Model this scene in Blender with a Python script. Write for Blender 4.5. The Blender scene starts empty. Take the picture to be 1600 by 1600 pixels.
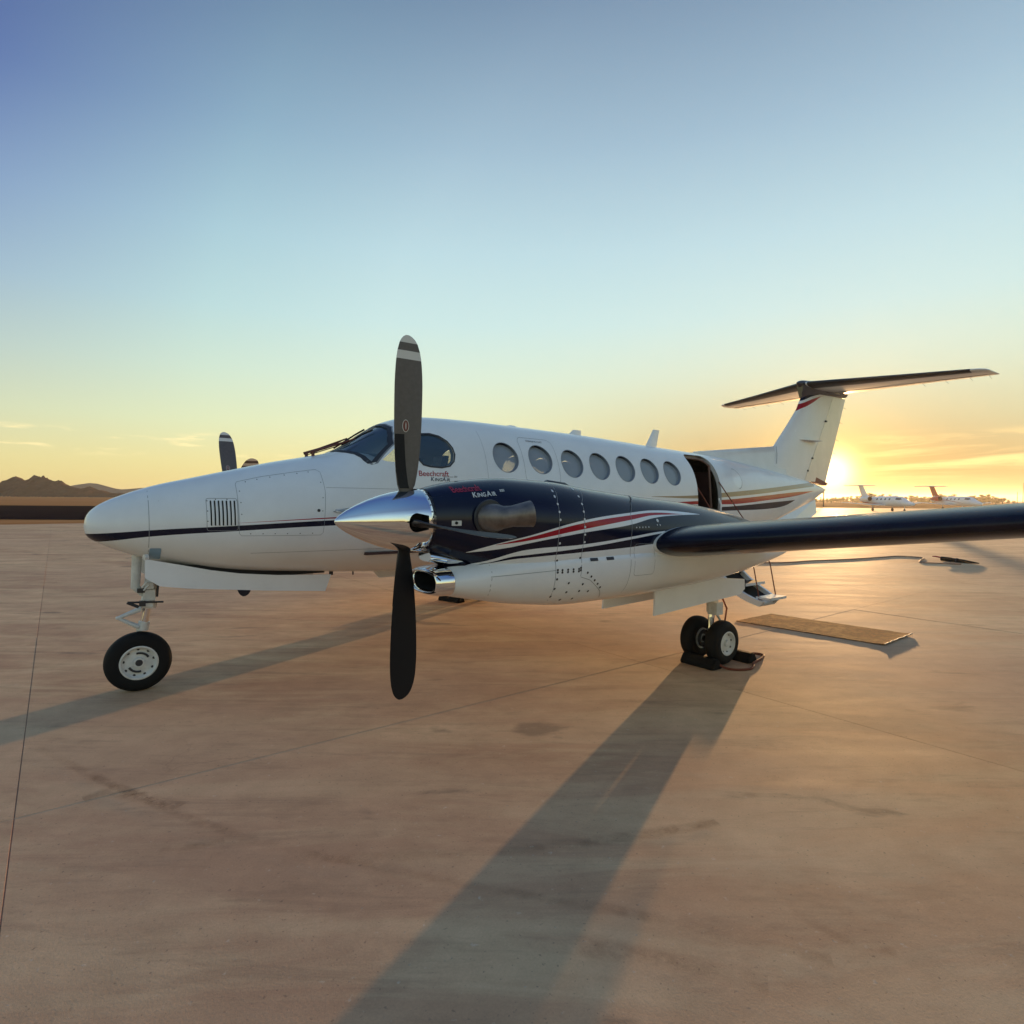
import bpy, bmesh, math, random
import numpy as np
from mathutils import Vector, Matrix
from mathutils.bvhtree import BVHTree

random.seed(7)
rng = np.random.default_rng(7)
SC = bpy.context.scene
COL = SC.collection

# ------------------------------------------------------------------ camera
CAM_POS = Vector((-0.0127, -6.5723, 1.8387))
RIGHT = Vector((0.80919357, -0.58750839, 0.00629718))
UP = Vector((0.0090247, 0.02314515, 0.99969138))
FWD = Vector((0.58747282, 0.80888701, -0.02403099))
cam_data = bpy.data.cameras.new('camera')
cam = bpy.data.objects.new('camera', cam_data)
COL.objects.link(cam)
cam.matrix_world = Matrix(((RIGHT.x, UP.x, -FWD.x, CAM_POS.x), (RIGHT.y, UP.y, -FWD.y, CAM_POS.y),
                           (RIGHT.z, UP.z, -FWD.z, CAM_POS.z), (0, 0, 0, 1)))
cam_data.sensor_width = 36.0
cam_data.lens = 36.0 * 926.62 / 1600.0
cam_data.clip_start = 0.05
cam_data.clip_end = 20000
SC.camera = cam

# ------------------------------------------------------------------ sun and sky
SUN_EL = math.radians(2.35)
SUN_DIR = Vector((math.cos(SUN_EL) * 0.9006, math.cos(SUN_EL) * 0.4348, math.sin(SUN_EL))).normalized()   # towards the sun
SUN_ROT = math.atan2(SUN_DIR.x, SUN_DIR.y)

sun_data = bpy.data.lights.new('sun', 'SUN')
sun_data.energy = 4.8
sun_data.angle = math.radians(0.6)
sun_data.color = (1.0, 0.58, 0.25)
sun = bpy.data.objects.new('sun', sun_data)
COL.objects.link(sun)
sun.location = (30, 15, 20)
sun.rotation_euler = (-SUN_DIR).to_track_quat('-Z', 'Y').to_euler()

world = bpy.data.worlds.new('World')
SC.world = world
world.use_nodes = True


class Nodes:
    """small helper to write node trees"""
    def __init__(self, tree):
        self.t = tree
        tree.nodes.clear()

    def n(self, kind, **kw):
        nd = self.t.nodes.new(kind)
        for k, v in kw.items():
            if k == 'ins':
                for name, val in v.items():
                    s = nd.inputs[name]
                    if hasattr(val, 'is_output'):
                        self.t.links.new(val, s)
                    else:
                        s.default_value = val
            else:
                setattr(nd, k, v)
        return nd

    def link(self, a, b):
        self.t.links.new(a, b)

    def math(self, op, a, b=None, c=None, clamp=False):
        nd = self.t.nodes.new('ShaderNodeMath')
        nd.operation = op
        nd.use_clamp = clamp
        for i, v in enumerate((a, b, c)):
            if v is None:
                continue
            if hasattr(v, 'is_output'):
                self.t.links.new(v, nd.inputs[i])
            else:
                nd.inputs[i].default_value = v
        return nd.outputs[0]

    def mix(self, fac, a, b, blend='MIX'):
        nd = self.t.nodes.new('ShaderNodeMix')
        nd.data_type = 'RGBA'
        nd.blend_type = blend
        for s, v in ((nd.inputs[0], fac), (nd.inputs[6], a), (nd.inputs[7], b)):
            if hasattr(v, 'is_output'):
                self.t.links.new(v, s)
            elif isinstance(v, (tuple, list)):
                s.default_value = tuple(v) + ((1.0,) if len(v) == 3 else ())
            else:
                s.default_value = v
        return nd.outputs[2]

    def ramp(self, fac, stops, interp='LINEAR'):
        nd = self.t.nodes.new('ShaderNodeValToRGB')
        nd.color_ramp.interpolation = interp
        el = nd.color_ramp.elements
        while len(el) < len(stops):
            el.new(0.5)
        for e, (p, c) in zip(el, stops):
            e.position = p
            e.color = tuple(c) + ((1.0,) if len(c) == 3 else ())
        self.t.links.new(fac, nd.inputs[0])
        return nd.outputs[0]

    def maprange(self, v, a, b, c=0.0, d=1.0, smooth=False):
        nd = self.t.nodes.new('ShaderNodeMapRange')
        nd.interpolation_type = 'SMOOTHSTEP' if smooth else 'LINEAR'
        self.t.links.new(v, nd.inputs[0])
        for i, x in enumerate((a, b, c, d)):
            nd.inputs[i + 1].default_value = x
        return nd.outputs[0]


def srgb(r, g, b):
    f = lambda c: (c / 255 / 12.92) if c <= 10 else ((c / 255 + .055) / 1.055) ** 2.4
    return (f(r), f(g), f(b))


EXPOSURE = 1.15
SKY_GAIN = 1.48


def build_world():
    """sunset sky: Nishita graded by elevation and by the angle from the sun, thin cloud streaks low down, glow round the sun"""
    N = Nodes(world.node_tree)
    sky = N.n('ShaderNodeTexSky', sky_type='NISHITA')
    sky.sun_disc = False
    sky.sun_elevation = SUN_EL
    sky.sun_rotation = SUN_ROT
    sky.altitude = 1200
    sky.air_density = 1.0
    sky.dust_density = 0.4
    sky.ozone_density = 2.0
    d = N.n('ShaderNodeTexCoord').outputs['Generated']
    sep = N.n('ShaderNodeSeparateXYZ', ins={'Vector': d})
    el = N.math('MULTIPLY', N.math('ARCSINE', sep.outputs['Z']), 180 / math.pi)          # degrees above the horizon
    h = SUN_DIR.xy.normalized()
    u = N.math('ADD', N.math('MULTIPLY', sep.outputs['X'], h.x), N.math('MULTIPLY', sep.outputs['Y'], h.y))
    w = N.math('SUBTRACT', N.math('MULTIPLY', sep.outputs['X'], h.y), N.math('MULTIPLY', sep.outputs['Y'], h.x))
    az = N.math('MULTIPLY', N.math('ARCTAN2', w, u), 180 / math.pi)                       # degrees right of the sun
    dot = N.n('ShaderNodeVectorMath', operation='DOT_PRODUCT', ins={0: d, 1: tuple(SUN_DIR)}).outputs['Value']
    ang = N.math('MULTIPLY', N.math('ARCCOSINE', N.math('MINIMUM', dot, 1.0)), 180 / math.pi)
    up = N.ramp(N.maprange(el, 0, 90), [(0, srgb(224, 196, 128)), (3 / 90, srgb(228, 212, 150)), (6.5 / 90, srgb(218, 220, 178)), (11 / 90, srgb(202, 216, 196)), (16 / 90, srgb(184, 207, 205)),
                                        (22 / 90, srgb(168, 193, 200)), (30 / 90, srgb(140, 164, 180)), (40 / 90, srgb(106, 127, 150)), (60 / 90, srgb(98, 128, 158)), (1, srgb(98, 130, 160))])
    # darker and bluer with distance from the sun
    side = N.ramp(N.maprange(ang, 0, 180), [(0, (1, 1, 1)), (42 / 180, (.98, 1.0, 1.0)), (56 / 180, (.74, .83, .88)), (71 / 180, (.32, .36, .64)), (90 / 180, (.45, .53, .72)), (125 / 180, (.86, .92, .96)), (1, (.90, .94, .98))])
    lowmix = N.maprange(el, 2, 29, .92, 0.0)
    side = N.mix(lowmix, side, (.80, .83, .82))
    col = N.mix(1.0, up, side, 'MULTIPLY')
    # golden belt along the horizon round the sun
    belt = N.math('MULTIPLY', N.math('POWER', 2.718, N.math('MULTIPLY', N.math('MULTIPLY', az, az), -1 / (24.0 ** 2))), N.math('POWER', 2.718, N.math('MULTIPLY', N.math('MULTIPLY', el, el), -1 / (8.5 ** 2))))
    col = N.mix(N.math('MULTIPLY', belt, .96), col, (.12, .05, .01))
    # thin cloud streaks
    cc = N.n('ShaderNodeCombineXYZ', ins={'X': N.math('MULTIPLY', az, .07), 'Y': N.math('MULTIPLY', N.math('SUBTRACT', el, N.math('MULTIPLY', az, .02)), .85), 'Z': 3.1})
    nz = N.n('ShaderNodeTexNoise', ins={'Vector': cc.outputs[0], 'Scale': 1.0, 'Detail': 7.0, 'Roughness': .58, 'Distortion': .5})
    band = N.math('MULTIPLY', N.maprange(el, 1.3, 2.6, 0, 1, True), N.maprange(el, 4.6, 5.8, 1, 0, True))
    near = N.math('MULTIPLY', N.maprange(az, 1.0, 5.0, 0, 1, True), N.maprange(az, 30, 60, 1, 0, True))
    st_ = N.math('MULTIPLY', N.math('MULTIPLY', band, near), N.maprange(nz.outputs[0], .42, .66, 0, 1, True))
    col = N.mix(N.math('MULTIPLY', st_, .6), col, srgb(255, 214, 140))
    cc2 = N.n('ShaderNodeCombineXYZ', ins={'X': N.math('MULTIPLY', az, .16), 'Y': N.math('MULTIPLY', el, 1.1), 'Z': 7.4})
    nz2 = N.n('ShaderNodeTexNoise', ins={'Vector': cc2.outputs[0], 'Scale': 1.0, 'Detail': 5.0, 'Roughness': .55})
    band2 = N.math('MULTIPLY', N.maprange(el, 3.0, 3.9, 0, 1, True), N.maprange(el, 4.8, 5.6, 1, 0, True))
    wisp = N.math('MULTIPLY', N.math('MULTIPLY', band2, N.maprange(az, -30, -45, 0, 1, True)), N.maprange(nz2.outputs[0], .55, .68, 0, 1, True))
    col = N.mix(N.math('MULTIPLY', wisp, .6), col, srgb(250, 226, 165))
    gain = 10.0 * SKY_GAIN / 2 ** EXPOSURE
    col = N.n('ShaderNodeVectorMath', operation='SCALE', ins={0: col, 'Scale': gain}).outputs[0]
    nish = N.n('ShaderNodeVectorMath', operation='MULTIPLY', ins={0: sky.outputs['Color'], 1: (1.0, .95, .9)}).outputs[0]
    col = N.mix(.93, nish, col)
    # the sun's own glow
    g1 = N.math('MULTIPLY', N.math('POWER', 2.718, N.math('MULTIPLY', N.math('MULTIPLY', ang, ang), -1 / (1.5 ** 2))), 1.6 * gain / 10)
    g2 = N.math('MULTIPLY', N.math('POWER', 2.718, N.math('MULTIPLY', ang, -1 / 3.4)), .85 * gain / 10)
    glow = N.n('ShaderNodeVectorMath', operation='ADD', ins={
        0: N.n('ShaderNodeVectorMath', operation='SCALE', ins={0: (10, 8.6, 4.8), 'Scale': g1}).outputs[0],
        1: N.n('ShaderNodeVectorMath', operation='SCALE', ins={0: (10, 5.4, .9), 'Scale': g2}).outputs[0]}).outputs[0]
    col = N.n('ShaderNodeVectorMath', operation='ADD', ins={0: col, 1: glow}).outputs[0]
    bg = N.n('ShaderNodeBackground', ins={'Color': col, 'Strength': 0.1})
    out = N.n('ShaderNodeOutputWorld')
    N.link(bg.outputs[0], out.inputs['Surface'])


build_world()
SC.view_settings.view_transform = 'Standard'
SC.view_settings.look = 'None'
SC.view_settings.gamma = 1.0
SC.view_settings.use_curve_mapping = False
SC.view_settings.exposure = EXPOSURE


# ------------------------------------------------------------------ materials
def new_mat(name):
    m = bpy.data.materials.new(name)
    m.use_nodes = True
    N = Nodes(m.node_tree)
    out = N.n('ShaderNodeOutputMaterial')
    return m, N, out


def simple(name, color, rough=0.5, metal=0.0, coat=0.0, noise=0.0, scale=8.0, bump=0.0, spec=0.5):
    m, N, out = new_mat(name)
    b = N.n('ShaderNodeBsdfPrincipled', ins={'Base Color': tuple(color) + (1,), 'Roughness': rough, 'Metallic': metal,
                                             'Coat Weight': coat, 'Coat Roughness': 0.04, 'Specular IOR Level': spec})
    if noise or bump:
        tc = N.n('ShaderNodeTexCoord')
        nz = N.n('ShaderNodeTexNoise', ins={'Vector': tc.outputs['Object'], 'Scale': scale, 'Detail': 6.0, 'Roughness': 0.6})
        if noise:
            f = N.maprange(nz.outputs[0], 0.3, 0.7, 1 - noise, 1 + noise)
            c = N.n('ShaderNodeVectorMath', operation='SCALE', ins={0: tuple(color), 'Scale': f})
            N.link(c.outputs[0], b.inputs['Base Color'])
            r = N.maprange(nz.outputs[0], 0.3, 0.7, rough * (1 - noise * .6), min(1, rough * (1 + noise * .6)))
            N.link(r, b.inputs['Roughness'])
        if bump:
            bp = N.n('ShaderNodeBump', ins={'Height': nz.outputs[0], 'Strength': 0.6, 'Distance': bump})
            N.link(bp.outputs[0], b.inputs['Normal'])
    N.link(b.outputs[0], out.inputs[0])
    return m


WHITE = (0.82, 0.835, 0.85)
NAVY = (0.006, 0.008, 0.026)
RED = (0.36, 0.008, 0.022)
GOLD = (0.34, 0.25, 0.16)


def livery(name, bands, base=WHITE, x_range=(-1, 15), z_range=(0.5, 4.8), rough=0.22):
    """bands: list of (upper polyline, lower polyline, colour), each polyline a list of (x, z); painted in order"""
    m, N, out = new_mat(name)
    tc = N.n('ShaderNodeTexCoord')
    sp = N.n('ShaderNodeSeparateXYZ', ins={'Vector': tc.outputs['Object']})
    z = sp.outputs['Z']

    def curve(pts):
        x0, x1 = pts[0][0], pts[-1][0]
        z0, z1 = z_range
        xs = N.maprange(sp.outputs['X'], x0, x1)
        fc = N.n('ShaderNodeFloatCurve')
        cm = fc.mapping
        cm.use_clip = False
        c = cm.curves[0]
        P = [((p[0] - x0) / (x1 - x0), (p[1] - z0) / (z1 - z0)) for p in pts]
        c.points[0].location = P[0]
        c.points[1].location = P[-1]
        for q in P[1:-1]:
            c.points.new(*q)
        for p in c.points:
            p.handle_type = 'AUTO_CLAMPED' if len(pts) > 3 else 'VECTOR'
        cm.update()
        N.link(xs, fc.inputs['Value'])
        return N.maprange(fc.outputs[0], 0, 1, z0, z1)

    col = tuple(base) + (1,)
    nz = N.n('ShaderNodeTexNoise', ins={'Vector': tc.outputs['Object'], 'Scale': 2.5, 'Detail': 8.0, 'Roughness': 0.65})
    v = N.maprange(nz.outputs[0], 0.3, 0.75, 0.93, 1.03)
    col = N.n('ShaderNodeVectorMath', operation='SCALE', ins={0: tuple(base), 'Scale': v}).outputs[0]
    for up, lo, c in bands:
        mk = None
        if up is not None:
            mk = N.math('LESS_THAN', z, curve(up))
        if lo is not None:
            g = N.math('GREATER_THAN', z, curve(lo))
            mk = g if mk is None else N.math('MULTIPLY', mk, g)
        pts = up or lo
        lim = N.math('MULTIPLY', N.math('GREATER_THAN', sp.outputs['X'], pts[0][0]), N.math('LESS_THAN', sp.outputs['X'], pts[-1][0]))
        mk = N.math('MULTIPLY', mk, lim)
        col = N.mix(mk, col, c)
    rg = N.maprange(nz.outputs[0], 0.3, 0.75, rough * 0.8, rough * 1.3)
    b = N.n('ShaderNodeBsdfPrincipled', ins={'Base Color': col, 'Roughness': rg, 'Coat Weight': 0.12, 'Coat Roughness': 0.06, 'Specular IOR Level': .33})
    nz2 = N.n('ShaderNodeTexNoise', ins={'Vector': tc.outputs['Object'], 'Scale': 1.6, 'Detail': 2.0})
    bp = N.n('ShaderNodeBump', ins={'Height': nz2.outputs[0], 'Strength': 0.25, 'Distance': 0.008})
    N.link(bp.outputs[0], b.inputs['Normal'])
    N.link(bp.outputs[0], b.inputs['Coat Normal'])
    N.link(b.outputs[0], out.inputs[0])
    return m


M = {}
M['white'] = simple('white paint', WHITE, 0.25, coat=0.5, noise=0.05, scale=3)
M['wing_white'] = simple('wing paint', (0.72, 0.71, 0.69), 0.24, coat=0.5, noise=0.06, scale=3)
M['gear_white'] = simple('gear paint', (0.62, 0.62, 0.60), 0.4, noise=0.15, scale=14)
M['navy'] = simple('navy paint', NAVY, 0.2, coat=1.0)
M['boot'] = simple('black rubber boot', (0.008, 0.009, 0.020), 0.2, spec=.22, noise=0.2, scale=6)
M['tail_boot'] = simple('matte rubber boot', (0.022, 0.016, 0.015), 0.4, noise=0.2, scale=6)
M['chrome'] = simple('polished chrome', (0.88, 0.88, 0.88), 0.035, metal=1.0)
M['steel'] = simple('bare steel', (0.45, 0.42, 0.40), 0.3, metal=1.0, noise=0.2, scale=20)
M['exhaust'] = simple('heat stained steel', (0.22, 0.19, 0.175), 0.5, metal=0.8, noise=0.3, scale=14, bump=0.002)
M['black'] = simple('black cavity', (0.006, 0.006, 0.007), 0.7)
M['dark'] = simple('dark grey fitting', (0.03, 0.03, 0.035), 0.5)
M['tyre'] = simple('tyre rubber', (0.008, 0.008, 0.009), 0.75, spec=.25, noise=0.3, scale=12, bump=0.002)
M['blade_face'] = simple('grey blade paint', (0.105, 0.092, 0.088), 0.40, noise=0.12, scale=30)
M['blade_back'] = simple('black blade paint', (0.008, 0.008, 0.011), 0.55, spec=.3)
M['blade_white'] = simple('white blade paint', (0.65, 0.65, 0.63), 0.4)
M['seam'] = simple('panel seam', (0.24, 0.25, 0.27), 0.6)
M['rivet_dark'] = simple('dark fastener', (0.03, 0.03, 0.035), 0.4)
M['rivet_light'] = simple('bright fastener', (0.65, 0.65, 0.66), 0.35)
M['red'] = simple('red paint', RED, 0.3)
M['orange_cord'] = simple('brown cord', (0.16, 0.035, 0.012), 0.7)
M['liner'] = simple('cabin lining', (0.55, 0.53, 0.50), 0.7)
M['reveal_shade'] = simple('window surround with painted shade', (0.20, 0.23, 0.29), 0.5)  # cabin lining darkened: the shade inside the window recess is in this colour
M['dark_interior'] = simple('dark cabin trim', (0.07, 0.035, 0.03), 0.7, noise=0.2)
M['rubber'] = simple('black chock rubber', (0.008, 0.0075, 0.008), 0.8, spec=.2, noise=0.3, scale=18, bump=0.003)
M['wiper'] = simple('wiper arm', (0.14, 0.04, 0.022), 0.4)


def glass(name, tint, clear, rough=0.04, haze=(0.25, 0.28, 0.32)):
    m, N, out = new_mat(name)
    tr = N.n('ShaderNodeBsdfTransparent', ins={'Color': tuple(tint) + (1,)})
    df = N.n('ShaderNodeBsdfDiffuse', ins={'Color': tuple(haze) + (1,)})
    gl = N.n('ShaderNodeBsdfGlossy', ins={'Color': (1, 1, 1, 1), 'Roughness': rough})
    fr = N.n('ShaderNodeFresnel', ins={'IOR': 1.5})
    a = N.n('ShaderNodeMixShader', ins={0: clear, 1: df.outputs[0], 2: tr.outputs[0]})
    b = N.n('ShaderNodeMixShader', ins={0: fr.outputs[0], 1: a.outputs[0], 2: gl.outputs[0]})
    N.link(b.outputs[0], out.inputs[0])
    return m


M['pane'] = glass('cabin window acrylic', (0.95, 0.95, 0.95), 0.52, haze=(0.56, 0.63, 0.70))  # pale diffuse share paints the lit cabin behind the pane
M['cockpit_glass'] = glass('windshield glass', (0.88, 0.94, 0.97), 0.74, 0.02, haze=(0.16, 0.27, 0.38))  # blue diffuse share paints the sky's reflection into the glass


# ------------------------------------------------------------------ mesh helpers
def link(ob, parent=None):
    COL.objects.link(ob)
    if parent is not None:
        ob.parent = parent
    return ob


def mesh_obj(name, verts, faces, mats, parent=None, smooth=True, fmat=None, angle=None):
    me = bpy.data.meshes.new(name)
    me.from_pydata([tuple(v) for v in verts], [], [tuple(f) for f in faces])
    mats = mats if isinstance(mats, (list, tuple)) else [mats]
    for m in mats:
        me.materials.append(m)
    if fmat is not None:
        me.polygons.foreach_set('material_index', np.array(fmat, dtype=np.int32))
    me.polygons.foreach_set('use_smooth', [bool(smooth)] * len(me.polygons))
    bm = bmesh.new()
    bm.from_mesh(me)
    bmesh.ops.recalc_face_normals(bm, faces=bm.faces)
    bm.to_mesh(me)
    bm.free()
    if smooth and angle:
        me.set_sharp_from_angle(angle=math.radians(angle))
    ob = bpy.data.objects.new(name, me)
    return link(ob, parent)


def tag(o, label=None, cat=None, group=None, kind=None):
    if label:
        o['label'] = label
    if cat:
        o['category'] = cat
    if group:
        o['group'] = group
    if kind:
        o['kind'] = kind
    return o


def empty(name, loc=(0, 0, 0), parent=None, rz=0):
    o = bpy.data.objects.new(name, None)
    o.location = loc
    o.rotation_euler = (0, 0, rz)
    o.empty_display_size = 0.2
    return link(o, parent)


class Geo:
    """collects simple shapes into one mesh"""
    def __init__(self):
        self.v, self.f, self.m = [], [], []

    def add(self, verts, faces, mi=0):
        b = len(self.v)
        self.v += [tuple(map(float, p)) for p in verts]
        self.f += [tuple(i + b for i in f) for f in faces]
        self.m += [mi] * len(faces)
        return self

    def box(self, c, s, mi=0, rot=None):
        c = Vector(c)
        pts = []
        for dx in (-.5, .5):
            for dy in (-.5, .5):
                for dz in (-.5, .5):
                    p = Vector((dx * s[0], dy * s[1], dz * s[2]))
                    if rot is not None:
                        p = rot @ p
                    pts.append(c + p)
        return self.add(pts, [(0, 1, 3, 2), (4, 6, 7, 5), (0, 4, 5, 1), (2, 3, 7, 6), (0, 2, 6, 4), (1, 5, 7, 3)], mi)

    def tube(self, path, r, n=10, mi=0, cap=True):
        path = [Vector(p) for p in path]
        rs = r if isinstance(r, (list, tuple)) else [r] * len(path)
        t0 = (path[1] - path[0]).normalized()
        a = t0.orthogonal().normalized()
        rings, verts = [], []
        for i, p in enumerate(path):
            if i == 0:
                t = t0
            elif i == len(path) - 1:
                t = (path[-1] - path[-2]).normalized()
            else:
                t = ((path[i] - path[i - 1]).normalized() + (path[i + 1] - path[i]).normalized()).normalized()
            a = (a - t * a.dot(t)).normalized()
            b = t.cross(a)
            rings.append(len(verts))
            for k in range(n):
                w = 2 * math.pi * k / n
                verts.append(p + (a * math.cos(w) + b * math.sin(w)) * rs[i])
        faces = []
        for i in range(len(path) - 1):
            for k in range(n):
                k2 = (k + 1) % n
                faces.append((rings[i] + k, rings[i] + k2, rings[i + 1] + k2, rings[i + 1] + k))
        if cap:
            faces.append(tuple(range(n))[::-1])
            faces.append(tuple(rings[-1] + k for k in range(n)))
        return self.add(verts, faces, mi)

    def lathe(self, prof, origin, axis, n=40, mi=0, closed=False):
        """prof: list of (distance along axis, radius)"""
        axis = Vector(axis).normalized()
        a = axis.orthogonal().normalized()
        b = axis.cross(a)
        o = Vector(origin)
        verts = []
        for d, r in prof:
            for k in range(n):
                w = 2 * math.pi * k / n
                verts.append(o + axis * d + (a * math.cos(w) + b * math.sin(w)) * r)
        faces = []
        L = len(prof)
        for i in range(L if closed else L - 1):
            j = (i + 1) % L
            for k in range(n):
                k2 = (k + 1) % n
                faces.append((i * n + k, i * n + k2, j * n + k2, j * n + k))
        return self.add(verts, faces, mi)

    def prism(self, pts, off, mi=0):
        """polygon pts (3D) extruded by vector off"""
        n = len(pts)
        off = Vector(off)
        v = [Vector(p) for p in pts] + [Vector(p) + off for p in pts]
        f = [tuple(range(n))[::-1], tuple(range(n, 2 * n))]
        f += [(i, (i + 1) % n, (i + 1) % n + n, i + n) for i in range(n)]
        return self.add(v, f, mi)

    def obj(self, name, mats, parent=None, smooth=True, angle=35):
        return mesh_obj(name, self.v, self.f, mats, parent, smooth, self.m, angle)


def pchip(xs, ys):
    xs, ys = np.array(xs, float), np.array(ys, float)
    h = np.diff(xs)
    dl = np.diff(ys) / h
    d = np.zeros_like(ys)
    for i in range(1, len(xs) - 1):
        if dl[i - 1] * dl[i] > 0:
            w1, w2 = 2 * h[i] + h[i - 1], h[i] + 2 * h[i - 1]
            d[i] = (w1 + w2) / (w1 / dl[i - 1] + w2 / dl[i])
    d[0], d[-1] = dl[0], dl[-1]

    def f(x):
        x = np.clip(np.asarray(x, float), xs[0], xs[-1])
        i = np.clip(np.searchsorted(xs, x) - 1, 0, len(xs) - 2)
        t = (x - xs[i]) / h[i]
        return ((1 + 2 * t) * (1 - t) ** 2 * ys[i] + t * (1 - t) ** 2 * h[i] * d[i]
                + t * t * (3 - 2 * t) * ys[i + 1] + t * t * (t - 1) * h[i] * d[i + 1])
    return f


def superloft(stations, prof, cy, nseg=96, nu=2.2, nl=2.3, inset=0.0):
    """rings of super-elliptic sections; prof = (ztop, zbot, half width, z of greatest width) as functions of x"""
    ft, fb, fw, fm = prof
    verts = []
    for x in stations:
        zt, zb, hw = ft(x) - inset, fb(x) + inset, fw(x) - inset
        zm = fm(x)
        zm = min(max(zm, zb + 0.02 * (zt - zb)), zt - 0.02 * (zt - zb))
        for k in range(nseg):
            t = 2 * math.pi * k / nseg
            c, s = math.cos(t), math.sin(t)
            e = nu if s >= 0 else nl
            e = e(x) if callable(e) else e
            y = hw * math.copysign(abs(c) ** (2 / e), c)
            zz = (zt - zm if s >= 0 else zm - zb) * math.copysign(abs(s) ** (2 / e), s)
            verts.append((x, cy + y, zm + zz))
    faces = []
    L = len(stations)
    for i in range(L - 1):
        for k in range(nseg):
            k2 = (k + 1) % nseg
            faces.append((i * nseg + k, i * nseg + k2, (i + 1) * nseg + k2, (i + 1) * nseg + k))
    faces.append(tuple(range(nseg))[::-1])
    faces.append(tuple((L - 1) * nseg + k for k in range(nseg)))
    return verts, faces


def fix_normals(me):
    bm = bmesh.new()
    bm.from_mesh(me)
    bmesh.ops.recalc_face_normals(bm, faces=bm.faces)
    bm.to_mesh(me)
    bm.free()


def raw_mesh(verts, faces):
    me = bpy.data.meshes.new('raw')
    me.from_pydata([tuple(v) for v in verts], [], [tuple(f) for f in faces])
    fix_normals(me)
    return me


def boolean(me, cut, op='DIFFERENCE', keep_mats=False):
    """evaluate a boolean and return a new mesh"""
    a = bpy.data.objects.new('tmp_a', me)
    b = bpy.data.objects.new('tmp_b', cut)
    COL.objects.link(a)
    COL.objects.link(b)
    md = a.modifiers.new('b', 'BOOLEAN')
    md.operation = op
    md.solver = 'EXACT'
    md.object = b
    dg = bpy.context.evaluated_depsgraph_get()
    dg.update()
    res = bpy.data.meshes.new_from_object(a.evaluated_get(dg))
    for o in (a, b):
        bpy.data.objects.remove(o)
    return res


def bvh_of(verts, faces):
    return BVHTree.FromPolygons([Vector(v) for v in verts], [tuple(f) for f in faces])


def smooth_from(me, src, tol=0.0015):
    """give faces that lie on the smooth source surface its smooth normals, the others flat ones"""
    bvh = BVHTree.FromPolygons([v.co for v in src.vertices], [tuple(p.vertices) for p in src.polygons])
    vn = [v.normal.copy() for v in src.vertices]
    polys = [tuple(p.vertices) for p in src.polygons]
    norms = [None] * len(me.loops)
    cache = {}
    for p in me.polygons:
        p.use_smooth = True
        for li in p.loop_indices:
            vi = me.loops[li].vertex_index
            if vi not in cache:
                co = me.vertices[vi].co
                loc, nn, idx, dist = bvh.find_nearest(co)
                if dist is None or dist > tol:
                    cache[vi] = None
                else:
                    acc = Vector((0, 0, 0))
                    for j in polys[idx]:
                        acc += vn[j] / (1e-5 + (src.vertices[j].co - co).length)
                    cache[vi] = acc.normalized()
            n = cache[vi]
            norms[li] = n if (n is not None and n.dot(p.normal) > 0.6) else p.normal.copy()
    me.normals_split_custom_set([tuple(n) for n in norms])


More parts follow.
